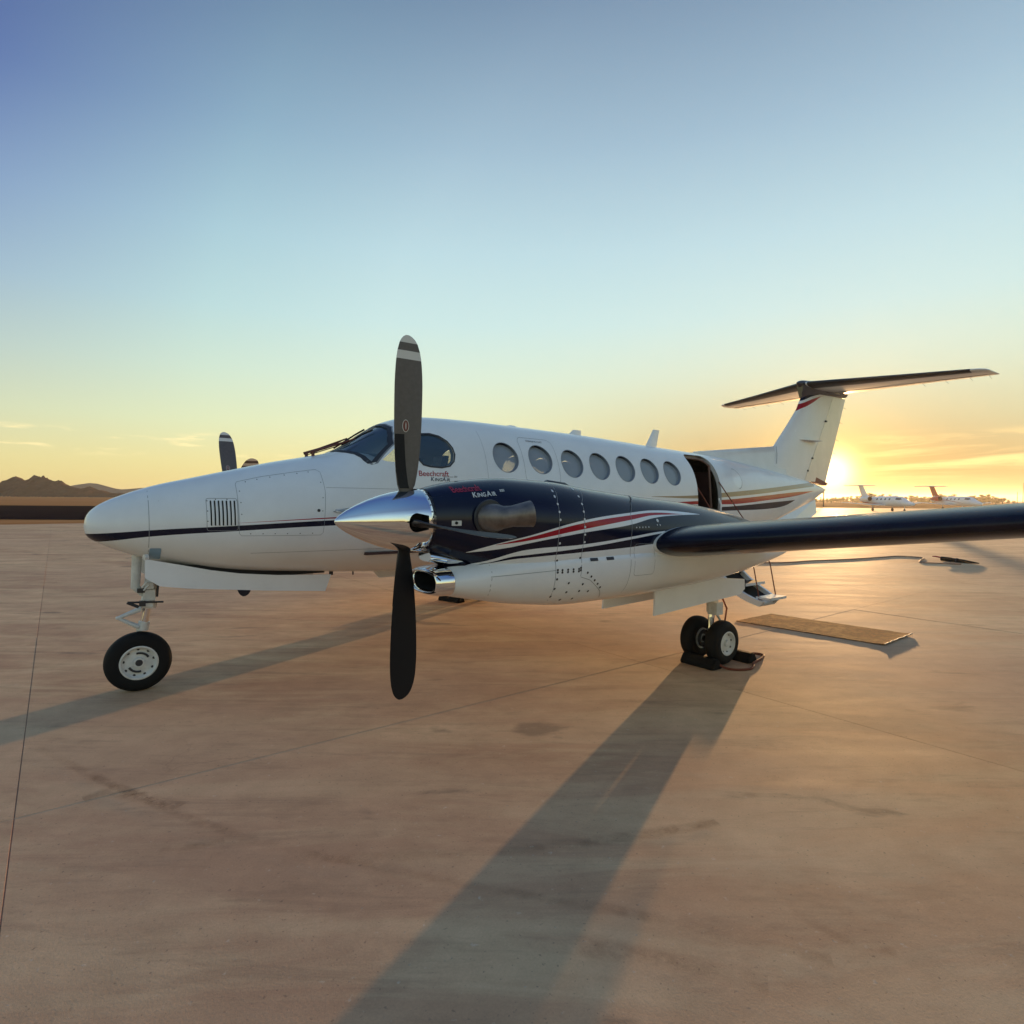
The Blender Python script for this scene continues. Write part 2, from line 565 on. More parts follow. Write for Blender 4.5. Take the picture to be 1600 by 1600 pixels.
class Skin:
    """casts points sideways onto a surface, so marks and seams lie on it"""
    def __init__(self, verts, faces, cy, side):
        self.b = bvh_of(verts, faces)
        self.cy, self.side = cy, side

    def at(self, x, z, lift=0.0):
        o = Vector((x, self.cy + self.side * 3.0, z))
        loc, n, i, d = self.b.ray_cast(o, Vector((0, -self.side, 0)))
        if loc is None:
            loc, n, i, d = self.b.find_nearest(Vector((x, self.cy + self.side * 0.5, z)))
        if n.y * self.side < 0:
            n = -n
        return loc + n * lift

    def ribbon(self, geo, pts, width, lift=0.0015, step=0.04, mi=0, closed=False):
        P = [Vector((p[0], 0, p[1])) for p in pts]
        if closed:
            P.append(P[0])
        Q = [P[0]]
        for a, b in zip(P, P[1:]):
            n = max(1, int((b - a).length / step))
            Q += [a.lerp(b, (i + 1) / n) for i in range(n)]
        v, f = [], []
        for i, p in enumerate(Q):
            a = Q[max(0, i - 1)]
            b = Q[min(len(Q) - 1, i + 1)]
            if closed and i in (0, len(Q) - 1):
                a, b = Q[-2], Q[1]
            t = (b - a).normalized()
            nrm = Vector((-t.z, 0, t.x)) * width * 0.5
            v.append(self.at(p.x + nrm.x, p.z + nrm.z, lift))
            v.append(self.at(p.x - nrm.x, p.z - nrm.z, lift))
            if i:
                f.append((2 * i - 2, 2 * i - 1, 2 * i + 1, 2 * i))
        geo.add(v, f, mi)

    def dots(self, geo, pts, r=0.006, lift=0.002, mi=0, n=8):
        for x, z in pts:
            c = self.at(x, z, lift)
            v = [c + Vector((0, self.side * 0.001, 0))] + [self.at(x + r * math.cos(2 * math.pi * k / n), z + r * math.sin(2 * math.pi * k / n), lift) for k in range(n)]
            geo.add(v, [(0, 1 + k, 1 + (k + 1) % n) for k in range(n)], mi)

    def patch(self, geo, poly, lift=0.002, mi=0, step=0.05):
        """filled polygon draped over the surface"""
        bm = bmesh.new()
        vs = [bm.verts.new((p[0], 0, p[1])) for p in poly]
        bm.faces.new(vs)
        bmesh.ops.triangulate(bm, faces=bm.faces[:])
        for _ in range(6):
            ed = [e for e in bm.edges if e.calc_length() > step]
            if not ed:
                break
            bmesh.ops.subdivide_edges(bm, edges=ed, cuts=1)
            bmesh.ops.triangulate(bm, faces=[f for f in bm.faces if len(f.verts) > 4])
        bm.verts.index_update()
        geo.add([self.at(v.co.x, v.co.z, lift) for v in bm.verts], [tuple(v.index for v in f.verts) for f in bm.faces], mi)
        bm.free()

    def text(self, geo, s, x, z, size, slope=0.0, shear=0.0, lift=0.003, mi=0, xscale=1.0, flip=False, bold=0.0):
        cu = bpy.data.curves.new('lettering', 'FONT')
        cu.body = s
        cu.size = size
        cu.shear = shear
        cu.offset = bold
        cu.resolution_u = 4
        o = bpy.data.objects.new('lettering', cu)
        COL.objects.link(o)
        dg = bpy.context.evaluated_depsgraph_get()
        dg.update()
        me = bpy.data.meshes.new_from_object(o.evaluated_get(dg))
        bpy.data.objects.remove(o)
        bm = bmesh.new()
        bm.from_mesh(me)
        ca, sa = math.cos(slope), math.sin(slope)
        v = []
        for q in bm.verts:
            a, b = q.co.x * xscale, q.co.y
            v.append(self.at(x + (a * ca - b * sa), z + a * sa + b * ca, lift))
        bm.verts.index_update()
        geo.add(v, [tuple(q.index for q in f.verts) for f in bm.faces], mi)
        bm.free()


def rounded(x0, x1, z0, z1, r, n=5, skew=0.0, tilt=0.0):
    """rounded rectangle outline in (x, z)"""
    out = []
    for cx, cz, a0 in ((x1 - r, z1 - r, 0), (x0 + r, z1 - r, 90), (x0 + r, z0 + r, 180), (x1 - r, z0 + r, 270)):
        for k in range(n + 1):
            a = math.radians(a0 + 90 * k / n)
            out.append((cx + r * math.cos(a), cz + r * math.sin(a)))
    xm, zm = (x0 + x1) / 2, (z0 + z1) / 2
    return [(p[0] + skew * (p[1] - zm), p[1] + tilt * (p[0] - xm)) for p in out]


def ellipse(cx, cz, rx, rz, n=28, lean=0.0):
    return [(cx + rx * math.cos(2 * math.pi * k / n) + lean * rz * math.sin(2 * math.pi * k / n), cz + rz * math.sin(2 * math.pi * k / n)) for k in range(n)]


# ------------------------------------------------------------------ the airplane
plane = tag(empty('airplane', (0, 0, 0)),
            'large white twin-propeller plane with navy engines, open cabin door and T-tail', 'airplane')

FX = [0.0, .012, .04, .09, .14, .265, .545, .87, 1.253, 1.589, 1.989, 2.2, 2.4, 2.65, 2.886, 3.1, 3.39, 3.75, 4.75, 5.92, 7.31, 8.45, 9.5, 10.5, 11.5, 12.5, 13.0, 13.32]
FT = [1.56, 1.63, 1.685, 1.735, 1.77, 1.832, 1.935, 2.018, 2.113, 2.195, 2.277, 2.325, 2.43, 2.60, 2.725, 2.783, 2.812, 2.818, 2.797, 2.761, 2.690, 2.635, 2.565, 2.47, 2.36, 2.235, 2.15, 2.08]
BX = [0.0, .012, .04, .09, .14, .28, .42, .646, 1.035, 1.4, 1.716, 2.128, 2.888, 5.0, 7.4, 8.2, 9.0, 10.0, 11.0, 12.0, 12.7, 13.32]
BZ = [1.56, 1.49, 1.45, 1.415, 1.385, 1.318, 1.262, 1.19, 1.102, 1.06, 1.038, 1.012, .975, .965, .97, 1.0, 1.075, 1.20, 1.37, 1.59, 1.80, 2.04]
WX = [0, .012, .04, .09, .14, .28, .55, 1.0, 1.6, 2.2, 3.0, 3.6, 7.4, 8.4, 9.4, 10.5, 11.6, 12.6, 13.32]
WW = [.005, .075, .125, .175, .21, .285, .385, .51, .63, .705, .765, .785, .785, .755, .655, .49, .32, .16, .02]
MX = [0, .3, 1.0, 2.2, 3.4, 7.4, 9.5, 12, 13.32]
MZ = [1.56, 1.555, 1.56, 1.66, 1.78, 1.78, 1.82, 1.98, 2.06]
f_top, f_bot, f_wid, f_mid = pchip(FX, FT), pchip(BX, BZ), pchip(WX, WW), pchip(MX, MZ)
FPROF = (f_top, f_bot, f_wid, f_mid)
f_nu = pchip([0, 1.0, 2.2, 3.2, 8, 11, 13.3], [2.0, 2.1, 2.15, 2.25, 2.25, 2.1, 2.0])
f_nl = pchip([0, 1.0, 2.2, 3.2, 8, 11, 13.3], [2.0, 2.1, 2.3, 2.45, 2.45, 2.1, 2.0])
st = [0.0, .004, .012, .024, .04, .06, .09, .12, .16, .2, .25, .3, .36, .43, .5, .58, .66, .75]
st += list(np.arange(.85, 13.2, .075)) + [13.2, 13.27, 13.32]
fus_v, fus_f = superloft(st, FPROF, 0.0, 112, f_nu, f_nl)
fus_src = raw_mesh(fus_v, fus_f)
PORT = Skin(fus_v, fus_f, 0.0, -1)
STAR = Skin(fus_v, fus_f, 0.0, 1)
NY = 2.61       # distance of the engine centre lines from the fuselage centre line
UX = [2.03, 2.2, 2.45, 2.7, 3.175, 3.62, 4.2, 5.0, 5.7, 6.2, 6.6, 6.8]
U_PROF = (pchip(UX, [1.905, 1.945, 1.98, 1.997, 1.981, 1.928, 1.868, 1.80, 1.70, 1.585, 1.46, 1.37]),
          pchip(UX, [1.435, 1.36, 1.25, 1.15, 1.02, .98, .98, 1.02, 1.08, 1.15, 1.2, 1.25]),
          pchip(UX, [.235, .29, .34, .37, .40, .41, .41, .39, .34, .27, .16, .05]),
          pchip(UX, [1.67, 1.67, 1.66, 1.64, 1.60, 1.55, 1.5, 1.45, 1.4, 1.38, 1.34, 1.31]))
LX = [2.15, 2.38, 2.86, 3.44, 4.0, 5.0, 5.46, 6.0, 6.6, 6.95, 7.08]
L_PROF = (pchip(LX, [1.315, 1.37, 1.43, 1.45, 1.45, 1.45, 1.45, 1.43, 1.36, 1.27, 1.22]),
          pchip(LX, [1.105, 1.055, .965, .910, .910, .945, .975, 1.03, 1.115, 1.17, 1.19]),
          pchip(LX, [.235, .285, .345, .395, .412, .41, .39, .33, .20, .09, .02]),
          pchip(LX, [1.21, 1.22, 1.27, 1.30, 1.30, 1.30, 1.30, 1.28, 1.25, 1.22, 1.205]))
nu_st = list(np.arange(2.03, 6.78, .06)) + [6.8]
nl_st = list(np.arange(2.15, 7.06, .06)) + [7.08]


def nacelle_geo(side):
    uv, uf = superloft(nu_st, U_PROF, side * NY, 72, 2.1, 2.1)
    lv, lf = superloft(nl_st, L_PROF, side * NY, 72, 2.2, 2.2)
    del lf[-2]          # open at the front, where the intake duct enters
    return uv, uf, lv, lf


def airfoil(n=22, t=.15, camber=.02, p=.35):
    """closed loop of (chord fraction, height fraction), from trailing edge over the top to the nose and back below"""
    up, lo = [], []
    for i in range(n + 1):
        x = 0.5 * (1 - math.cos(math.pi * i / n))
        yt = 5 * t * (.2969 * math.sqrt(x) - .126 * x - .3516 * x * x + .2843 * x ** 3 - .1036 * x ** 4)
        yc = camber / p ** 2 * (2 * p * x - x * x) if x < p else camber / (1 - p) ** 2 * (1 - 2 * p + 2 * p * x - x * x)
        up.append((x, yc + yt))
        lo.append((x, yc - yt))
    return up[::-1] + lo[1:-1]


# wing stations: distance from the centre line, leading edge x, leading edge z, chord, thickness, incidence (degrees)
WING = [(0.55, 3.98, 1.19, 2.25, .17, 3.5), (2.2, 4.02, 1.30, 2.15, .17, 3.5), (3.05, 4.14, 1.432, 2.02, .148, 3.3), (4.2, 4.20, 1.560, 1.79, .142, 2.6),
        (5.5, 4.28, 1.706, 1.52, .14, 1.8), (7.2, 4.40, 1.90, 1.2, .13, .6), (8.55, 4.49, 2.055, .95, .12, 0)]


def wing_ring(s, side, grow=0.0, sel=None):
    y, le, z, c, t, inc = s
    out = []
    a = math.radians(inc)
    for (u, w) in airfoil(22, t):
        X, Z = u * c, w * c
        if grow:
            # push outwards from the mean line
            ang = math.atan2(Z, max(X - .06 * c, 1e-4)) if X > .06 * c else math.atan2(Z, X - .06 * c)
            X += grow * math.cos(ang) if X < .06 * c else 0
            Z += grow * math.sin(ang) if X < .06 * c else math.copysign(grow, w)
        out.append((le + X * math.cos(a) + Z * math.sin(a), side * y, z - X * math.sin(a) + Z * math.cos(a)))
    return out


def lerp_stations(S, n):
    out = []
    for a, b in zip(S, S[1:]):
        for k in range(n):
            w = k / n
            out.append(tuple(p + (q - p) * w for p, q in zip(a, b)))
    return out + [S[-1]]


def loft(rings, cap=True):
    n = len(rings[0])
    v = [p for r in rings for p in r]
    f = []
    for i in range(len(rings) - 1):
        for k in range(n):
            k2 = (k + 1) % n
            f.append((i * n + k, i * n + k2, (i + 1) * n + k2, (i + 1) * n + k))
    if cap:
        f.append(tuple(range(n))[::-1])
        f.append(tuple((len(rings) - 1) * n + k for k in range(n)))
    return v, f


def lin(a, b, t):
    return tuple(p + (q - p) * t for p, q in zip(a, b))


# fin outline: (z, leading edge x, trailing edge x)
FIN = [(2.0, 10.30, 13.24), (2.3, 10.60, 13.37), (2.908, 11.24, 13.64), (3.4, 11.76, 13.86), (3.72, 12.08, 14.0), (3.95, 12.23, 14.10), (4.2, 12.40, 14.21)]


def fin_ring(z, le, te, t=.085, a=0.0, b=1.0, scale=1.0):
    """symmetric section between chord fractions a and b"""
    c = te - le
    n = 14
    up = []
    for i in range(n + 1):
        x = a + (b - a) * 0.5 * (1 - math.cos(math.pi * i / n))
        yt = 5 * t * (.2969 * math.sqrt(max(x, 0)) - .126 * x - .3516 * x * x + .2843 * x ** 3 - .1015 * x ** 4) * c * scale
        up.append((le + x * c, yt))
    return [(x, -y, z) for x, y in up[::-1]] + [(x, y, z) for x, y in up[1:]] if a == 0 else [(x, -y, z) for x, y in up[::-1]] + [(x, y, z) for x, y in up]


# ---- fuselage shell with a hollow cabin, windows, windshield and doorway cut through it
WIN = [(4.16, 2.328), (4.70, 2.325), (5.228, 2.292), (5.728, 2.276), (6.229, 2.258), (6.738, 2.243), (7.244, 2.225)]
WR = .183
DOOR = (7.79, 8.44, 1.22, 2.56)
COCK = [(2.985, 2.42), (3.03, 2.50), (3.10, 2.545), (3.20, 2.553), (3.30, 2.53), (3.38, 2.475), (3.425, 2.40), (3.435, 2.33), (3.41, 2.25), (3.35, 2.195), (3.25, 2.175),
        (3.12, 2.182), (3.04, 2.20), (3.00, 2.25), (2.985, 2.33)]
TRI = [(2.60, 2.235), (2.64, 2.222), (2.86, 2.205), (2.885, 2.23), (2.885, 2.42), (2.87, 2.445), (2.84, 2.44)]
SHIELD = [(-.035, 2.345), (-.2, 2.337), (-.33, 2.322), (-.42, 2.303), (-.50, 2.265), (-.585, 2.197), (-.592, 2.21), (-.53, 2.42), (-.43, 2.535), (-.33, 2.615), (-.20, 2.655), (-.035, 2.668)]

inner_v, inner_f = superloft(list(np.arange(2.3, 9.6, .15)), FPROF, 0.0, 48, f_nu, f_nl, inset=.065)


def y_prism(geo, poly, y0, y1):
    geo.prism([(p[0], y0, p[1]) for p in poly], (0, y1 - y0, 0))


shell = boolean(fus_src, raw_mesh(inner_v, inner_f))
cut = Geo()
for cx, cz in WIN:
    y_prism(cut, ellipse(cx, cz, WR, WR, 32), -1.2, 1.2)
y_prism(cut, COCK, -1.2, 1.2)
y_prism(cut, TRI, -1.2, 1.2)
y_prism(cut, rounded(*DOOR, .12), -1.2, -.30)
shell = boolean(shell, raw_mesh(cut.v, cut.f))
cut = Geo()
for sgn in (1, -1):
    cut.prism([(1.9, sgn * p[0], p[1]) for p in SHIELD], (1.05, 0, 0))
fus_me = boolean(shell, raw_mesh(cut.v, cut.f))
smooth_me = fus_me
M['fuselage'] = livery('fuselage paint with stripes', [
    ([(-.01, 1.492), (.04, 1.494), (.321, 1.513), (.472, 1.525), (1.162, 1.559), (2.06, 1.602), (5.0, 1.66), (8.51, 1.711), (10.156, 1.777), (11.5, 1.83)],
     [(-.01, 1.415), (.102, 1.421), (.473, 1.467), (1.162, 1.509), (2.04, 1.548), (5.0, 1.60), (8.517, 1.646), (10.197, 1.665), (11.0, 1.72), (11.5, 1.83)], NAVY),
    ([(1.15, 1.584), (2.1, 1.633), (4.0, 1.69), (7.76, 1.805), (8.5, 1.827), (10.15, 1.913), (11.48, 1.985), (12.5, 2.02)],
     [(1.15, 1.583), (2.1, 1.620), (4.0, 1.655), (7.76, 1.754), (8.5, 1.753), (10.15, 1.824), (11.48, 1.91), (12.5, 2.018)], RED),
    ([(6.7, 1.870), (7.76, 1.895), (8.5, 1.942), (10.17, 2.041), (11.5, 2.133), (12.6, 2.21)],
     [(6.7, 1.866), (7.76, 1.844), (8.5, 1.868), (10.17, 1.959), (11.5, 2.049), (12.6, 2.12)], GOLD)], x_range=(-1, 14))
fuselage = bpy.data.objects.new('fuselage', fus_me)
link(fuselage, plane)
fus_me.materials.clear()
for m_ in (M['fuselage'], M['liner'], M['reveal_shade']):
    fus_me.materials.append(m_)
smooth_from(fus_me, fus_src)
src_bvh = BVHTree.FromPolygons([v.co for v in fus_src.vertices], [tuple(p.vertices) for p in fus_src.polygons])
mi = []
for p in fus_me.polygons:
    loc, n, i, d = src_bvh.find_nearest(p.center)
    q = 0 if (d < .004 and n.dot(p.normal) > .6) else 1
    if q and any(math.hypot(p.center.x - w_[0], p.center.z - w_[1]) < WR * 1.03 for w_ in WIN):
        q = 2
    mi.append(q)
fus_me.polygons.foreach_set('material_index', mi)


def seam_obj(name, skin, lines, width, mat, parent, closed=False, lift=.0015):
    g = Geo()
    for l in lines:
        skin.ribbon(g, l, width, lift, closed=closed)
    return g.obj(name, mat, parent, angle=None)


def x_surface(poly, lift):
    """polygon (y, z) cast along the length of the plane onto its nose side"""
    g = Geo()
    bm = bmesh.new()
    bm.faces.new([bm.verts.new((0, p[0], p[1])) for p in poly])
    bmesh.ops.triangulate(bm, faces=bm.faces[:])
    for _ in range(5):
        ed = [e for e in bm.edges if e.calc_length() > .06]
        if not ed:
            break
        bmesh.ops.subdivide_edges(bm, edges=ed, cuts=1)
        bmesh.ops.triangulate(bm, faces=[f for f in bm.faces if len(f.verts) > 4])
    bm.verts.index_update()
    pts = []
    for v in bm.verts:
        loc, n, i, d = src_bvh.ray_cast(Vector((1.6, v.co.y, v.co.z)), Vector((1, 0, 0)))
        if loc is None:
            loc, n, i, d = src_bvh.find_nearest(Vector((2.5, v.co.y, v.co.z)))
        pts.append(loc + n * lift)
    g.add(pts, [tuple(v.index for v in f.verts) for f in bm.faces])
    bm.free()
    return g


def scale_poly(poly, k):
    cx = sum(p[0] for p in poly) / len(poly)
    cy = sum(p[1] for p in poly) / len(poly)
    return [(cx + (p[0] - cx) * k, cy + (p[1] - cy) * k) for p in poly]


for skin, s in ((PORT, -1), (STAR, 1)):
    for cx, cz in WIN:
        g = Geo()
        skin.patch(g, ellipse(cx, cz, WR + .004, WR + .004, 32), -.042)
        pane = g.obj('cabin_window', M['pane'], fuselage)
        g = Geo()
        skin.ribbon(g, ellipse(cx, cz, WR + .002, WR + .002, 40), .007, .0015, closed=True, step=.2)
        g.obj('window_seal', M['seam'], fuselage, angle=None)
    g = Geo()
    skin.patch(g, scale_poly(COCK, 1.01), -.010)
    g.obj('cockpit_side_window', M['cockpit_glass'], fuselage)
    g = Geo()
    skin.ribbon(g, scale_poly(COCK, 1.03), .018, .0035, closed=True)
    g.obj('window_seal', M['dark'], fuselage, angle=None)
    g = Geo()
    skin.patch(g, scale_poly(TRI, 1.01), -.010)
    g.obj('cockpit_quarter_window', M['cockpit_glass'], fuselage)
    g = Geo()
    x_surface([(s * -p[0], p[1]) for p in scale_poly(SHIELD, 1.005)], -.012)
    gw = x_surface([(-s * p[0], p[1]) for p in SHIELD], -.010)
    gw.obj('windshield', M['cockpit_glass'], fuselage)
    # dark sealing strip and light retaining frame round the windshield
    for k, wd, lf_, mt in ((1.0, .022, .003, M['dark']), (1.075, .010, .002, M['seam'])):
        P = [(-s * p[0], p[1]) for p in scale_poly(SHIELD, k)]
        g = Geo()
        n = len(P)
        pts = []
        for i in range(n):
            a, b = Vector(P[i]), Vector(P[(i + 1) % n])
            m_ = max(1, int((b - a).length / .04))
            pts += [a.lerp(b, j / m_) for j in range(m_)]
        v, f = [], []
        n = len(pts)
        for i in range(n):
            t = (pts[(i + 1) % n] - pts[i - 1]).normalized()
            q = Vector((-t.y, t.x)) * wd / 2
            for w in (q, -q):
                loc, nn, ii, d = src_bvh.ray_cast(Vector((1.6, pts[i].x + w.x, pts[i].y + w.y)), Vector((1, 0, 0)))
                if loc is None:
                    loc, nn, ii, d = src_bvh.find_nearest(Vector((2.5, pts[i].x + w.x, pts[i].y + w.y)))
                v.append(loc + nn * lf_)
            j = (i + 1) % n
            f.append((2 * i, 2 * i + 1, 2 * j + 1, 2 * j))
        g.add(v, f)
        g.obj('windshield_seal', mt, fuselage, angle=None)

# aft round porthole, closed flush with a white cover
g = Geo()
PORT.patch(g, ellipse(9.02, 2.185, .165, .165, 28), .002)
g.obj('aft_window_cover', M['white'], fuselage)
seam_obj('aft_window_seal', PORT, [[(9.02 + .17 * math.cos(a), 2.185 + .17 * math.sin(a)) for a in np.arange(-1.5, 1.9, .2)]], .014, M['seam'], fuselage)

# cabin interior seen through the openings
g = Geo()
g.box((5.9, 0, 1.24), (7.0, 1.30, .03))
g.obj('cabin_floor', M['dark_interior'], fuselage, smooth=False)
g = Geo()
g.box((2.55, 0, 1.95), (.28, 1.05, .42))
g.box((2.42, 0, 2.17), (.30, .95, .03))
g.obj('instrument_panel', M['black'], fuselage, smooth=False)
for sy in (-.32, .32):
    g = Geo()
    g.prism([(3.30, sy - .2, 1.5), (3.42, sy - .2, 1.5), (3.50, sy - .2, 2.12), (3.38, sy - .2, 2.12)], (0, .4, 0))
    g.prism([(3.40, sy - .11, 2.13), (3.49, sy - .11, 2.13), (3.52, sy - .11, 2.33), (3.43, sy - .11, 2.33)], (0, .22, 0))
    g.obj('pilot_seat', M['dark'], fuselage, smooth=False)
g = Geo()
g.box((7.70, .05, 1.85), (.03, 1.05, 1.2))
g.box((8.60, .05, 1.75), (.03, .95, 1.1))
g.box((8.15, .35, 1.85), (.9, .03, 1.25))
g.obj('cabin_bulkhead', M['dark_interior'], fuselage, smooth=False)
# door frame
g = Geo()
for pts in ([(7.79, 1.3), (7.79, 2.43), (7.83, 2.51), (7.92, 2.54), (8.28, 2.535), (8.37, 2.50), (8.42, 2.42), (8.42, 1.3)],):
    P = [PORT.at(x, z, -.045) for x, z in pts]
    g.tube(P, .02, 8)
g.obj('door_frame', simple('brown door trim', (.16, .085, .06), .5), fuselage)
g = Geo()
g.tube([PORT.at(8.40, 1.85, -.03), PORT.at(8.42, 1.75, .0), PORT.at(8.44, 1.55, .0)], .016, 8)
g.obj('door_grab_handle', M['white'], fuselage)

# stripes of seams, hatches and fasteners on the nose
seam_obj('nose_cone_seam', PORT, [[(.478, z) for z in np.arange(1.28, 1.95, .05)]], .004, M['seam'], fuselage)
ACC = [(1.20, 1.975), (1.42, 2.03), (1.70, 2.08), (1.93, 2.115), (1.965, 2.09), (1.975, 1.9), (1.945, 1.48), (1.92, 1.455), (1.55, 1.458), (1.21, 1.463), (1.19, 1.485), (1.185, 1.95)]
seam_obj('hatch_seam', PORT, [ACC], .0032, M['seam'], fuselage, closed=True)
LOU = rounded(.925, 1.18, 1.515, 1.815, .02)
seam_obj('vent_panel_seam', PORT, [LOU], .004, M['seam'], fuselage, closed=True)
for k in range(7):
    x = .962 + k * .0325
    g = Geo()
    PORT.patch(g, rounded(x - .0075, x + .0075, 1.562, 1.795, .007, 3), .0015)
    g.obj('vent_slot', M['black'], fuselage, angle=None)
    g = Geo()
    g.tube([PORT.at(x + .0125, z, .002) for z in np.arange(1.565, 1.795, .025)], .0075, 8)
    g.obj('vent_slat', M['white'], fuselage)
g = Geo()
dots = []
for i, (a, b) in enumerate(zip(ACC, ACC[1:] + ACC[:1])):
    L = math.hypot(b[0] - a[0], b[1] - a[1])
    for k in range(int(L / .11)):
        t = (k + .5) / max(1, int(L / .11))
        px, pz = a[0] + (b[0] - a[0]) * t, a[1] + (b[1] - a[1]) * t
        dots.append((px + (1.58 - px) * .06, pz + (1.77 - pz) * .06))
dots += [(p[0] + (1.05 - p[0]) * .06, p[1] + (1.66 - p[1]) * .06) for p in ((.925, 1.80), (.925, 1.70), (.925, 1.6), (1.18, 1.80), (1.18, 1.7), (1.0, 1.815), (1.1, 1.815))]
PORT.dots(g, dots, .0048)
PORT.dots(g, [(1.90, 1.70)], .016)
tag(g.obj('fasteners', M['rivet_dark'], fuselage, angle=None), kind='stuff')
seam_obj('skin_seam', PORT, [[(x, 1.93 - .01 * (x - 2)) for x in np.arange(1.99, 3.0, .1)], [(x, 1.29) for x in np.arange(1.3, 7.4, .15)],
                             [(3.86, z) for z in np.arange(1.15, 2.7, .06)]], .003, M['seam'], fuselage)
g = Geo()
PORT.patch(g, [(2.035, 1.688), (2.08, 1.705), (2.2, 1.725), (2.4, 1.74), (2.4, 1.69), (2.2, 1.672), (2.08, 1.672)], .006)
g.obj('static_port_fairing', M['seam'], fuselage, angle=None)
g = Geo()
PORT.patch(g, [(2.052, 1.688), (2.09, 1.701), (2.2, 1.718), (2.4, 1.732), (2.4, 1.694), (2.2, 1.678), (2.08, 1.677)], .010)
g.obj('static_port_plate', M['wing_white'], fuselage, angle=None)
# emergency hatch round the second cabin window, with small print above
seam_obj('emergency_hatch_seam', PORT, [rounded(4.42, 4.98, 2.02, 2.60, .08, tilt=-.02)], .004, M['seam'], fuselage, closed=True)
g = Geo()
PORT.text(g, 'EMERGENCY EXIT', 4.56, 2.55, .030, slope=-.02, xscale=1.1)
g.obj('lettering', M['dark'], fuselage, smooth=False)

# lettering below the cockpit side window
g = Geo()
PORT.text(g, 'Beechcraft', 2.965, 2.070, .085, slope=.01, bold=.0008)
g.obj('lettering', M['red'], fuselage, smooth=False)
g = Geo()
PORT.text(g, 'K', 3.10, 2.018, .062, shear=.25, bold=.001)
PORT.text(g, 'ING', 3.148, 2.018, .048, shear=.25, bold=.001, xscale=1.1)
PORT.text(g, 'A', 3.243, 2.018, .062, shear=.25, bold=.001)
PORT.text(g, 'IR', 3.293, 2.018, .048, shear=.25, bold=.001, xscale=1.1)
PORT.text(g, '350', 3.39, 2.062, .028, shear=.25)
PORT.ribbon(g, [(3.26, 2.066), (3.38, 2.067)], .004, .003)
g.obj('lettering', M['navy'], fuselage, smooth=False)

# antennas, beacon, belly fittings
def blade_fin(name, x0, x1, z0, x2, x3, z1, th, mat, y=0.0):
    g = Geo()
    rings = []
    for (a, b, z, t) in ((x0, x1, z0, th), ((x0 * .4 + x2 * .6), (x1 * .4 + x3 * .6), z0 * .4 + z1 * .6, th * .9), (x2, x3, z1, th * .7)):
        c = b - a
        rings.append([(a + c * u, y + w * t, z) for u, w in ((0, 0), (.12, .35), (.35, .5), (.7, .35), (1, 0), (.7, -.35), (.35, -.5), (.12, -.35))])
    g.add(*loft(rings))
    return g.obj(name, mat, fuselage)


blade_fin('antenna', 5.74, 6.02, 2.745, 5.86, 6.02, 2.845, .03, M['white'])
blade_fin('antenna', 7.42, 7.70, 2.66, 7.62, 7.78, 2.975, .035, M['white'])
blade_fin('belly_antenna', 2.70, 3.05, .99, 2.78, 3.0, .90, .02, M['wing_white'], -.1)
g = Geo()
g.lathe([(-.03, .11), (.0, .10), (.018, .07), (.028, .02)], (4.72, 0, 2.795), (0, 0, 1), 20)
g.obj('roof_fairing', M['white'], fuselage)
g = Geo()
g.box((2.20, -.15, 1.0), (.035, .03, .04)).box((2.46, -.12, .985), (.012, .012, .05))
tag(g.obj('belly_drain', M['dark'], fuselage, smooth=False), kind='stuff')

# windshield wipers
for y0, y1, b0, b1 in ((-.10, -.20, (2.36, -.05, 2.0), (2.66, -.22, 2.0)), (.13, .03, (2.36, .20, 2.0), (2.66, .02, 2.0))):
    def on_glass(x, y, lift):
        loc, n, i, d = src_bvh.ray_cast(Vector((x, y, 4)), Vector((0, 0, -1)))
        return loc + n * lift
    g = Geo()
    base = on_glass(2.02, y0, .0)
    tip = on_glass(2.47, y1, .035)
    g.tube([base, base + Vector((0, 0, .045))], .018, 10)
    g.tube([base + Vector((-.03, 0, .04)), base.lerp(tip, .3) + Vector((0, 0, .03)), tip], [.016, .012, .008], 8)
    g.tube([base + Vector((.02, .02, .03)), base.lerp(tip, .5) + Vector((0, .012, .0)), tip], .005, 6)
    w = g.obj('windshield_wiper', M['wiper'], fuselage)
    g = Geo()
    pts = [on_glass(b0[0] + (b1[0] - b0[0]) * t, b0[1] + (b1[1] - b0[1]) * t, .016) for t in np.linspace(0, 1, 7)]
    g.tube(pts, .010, 6)
    g.obj('wiper_blade', M['black'], w)

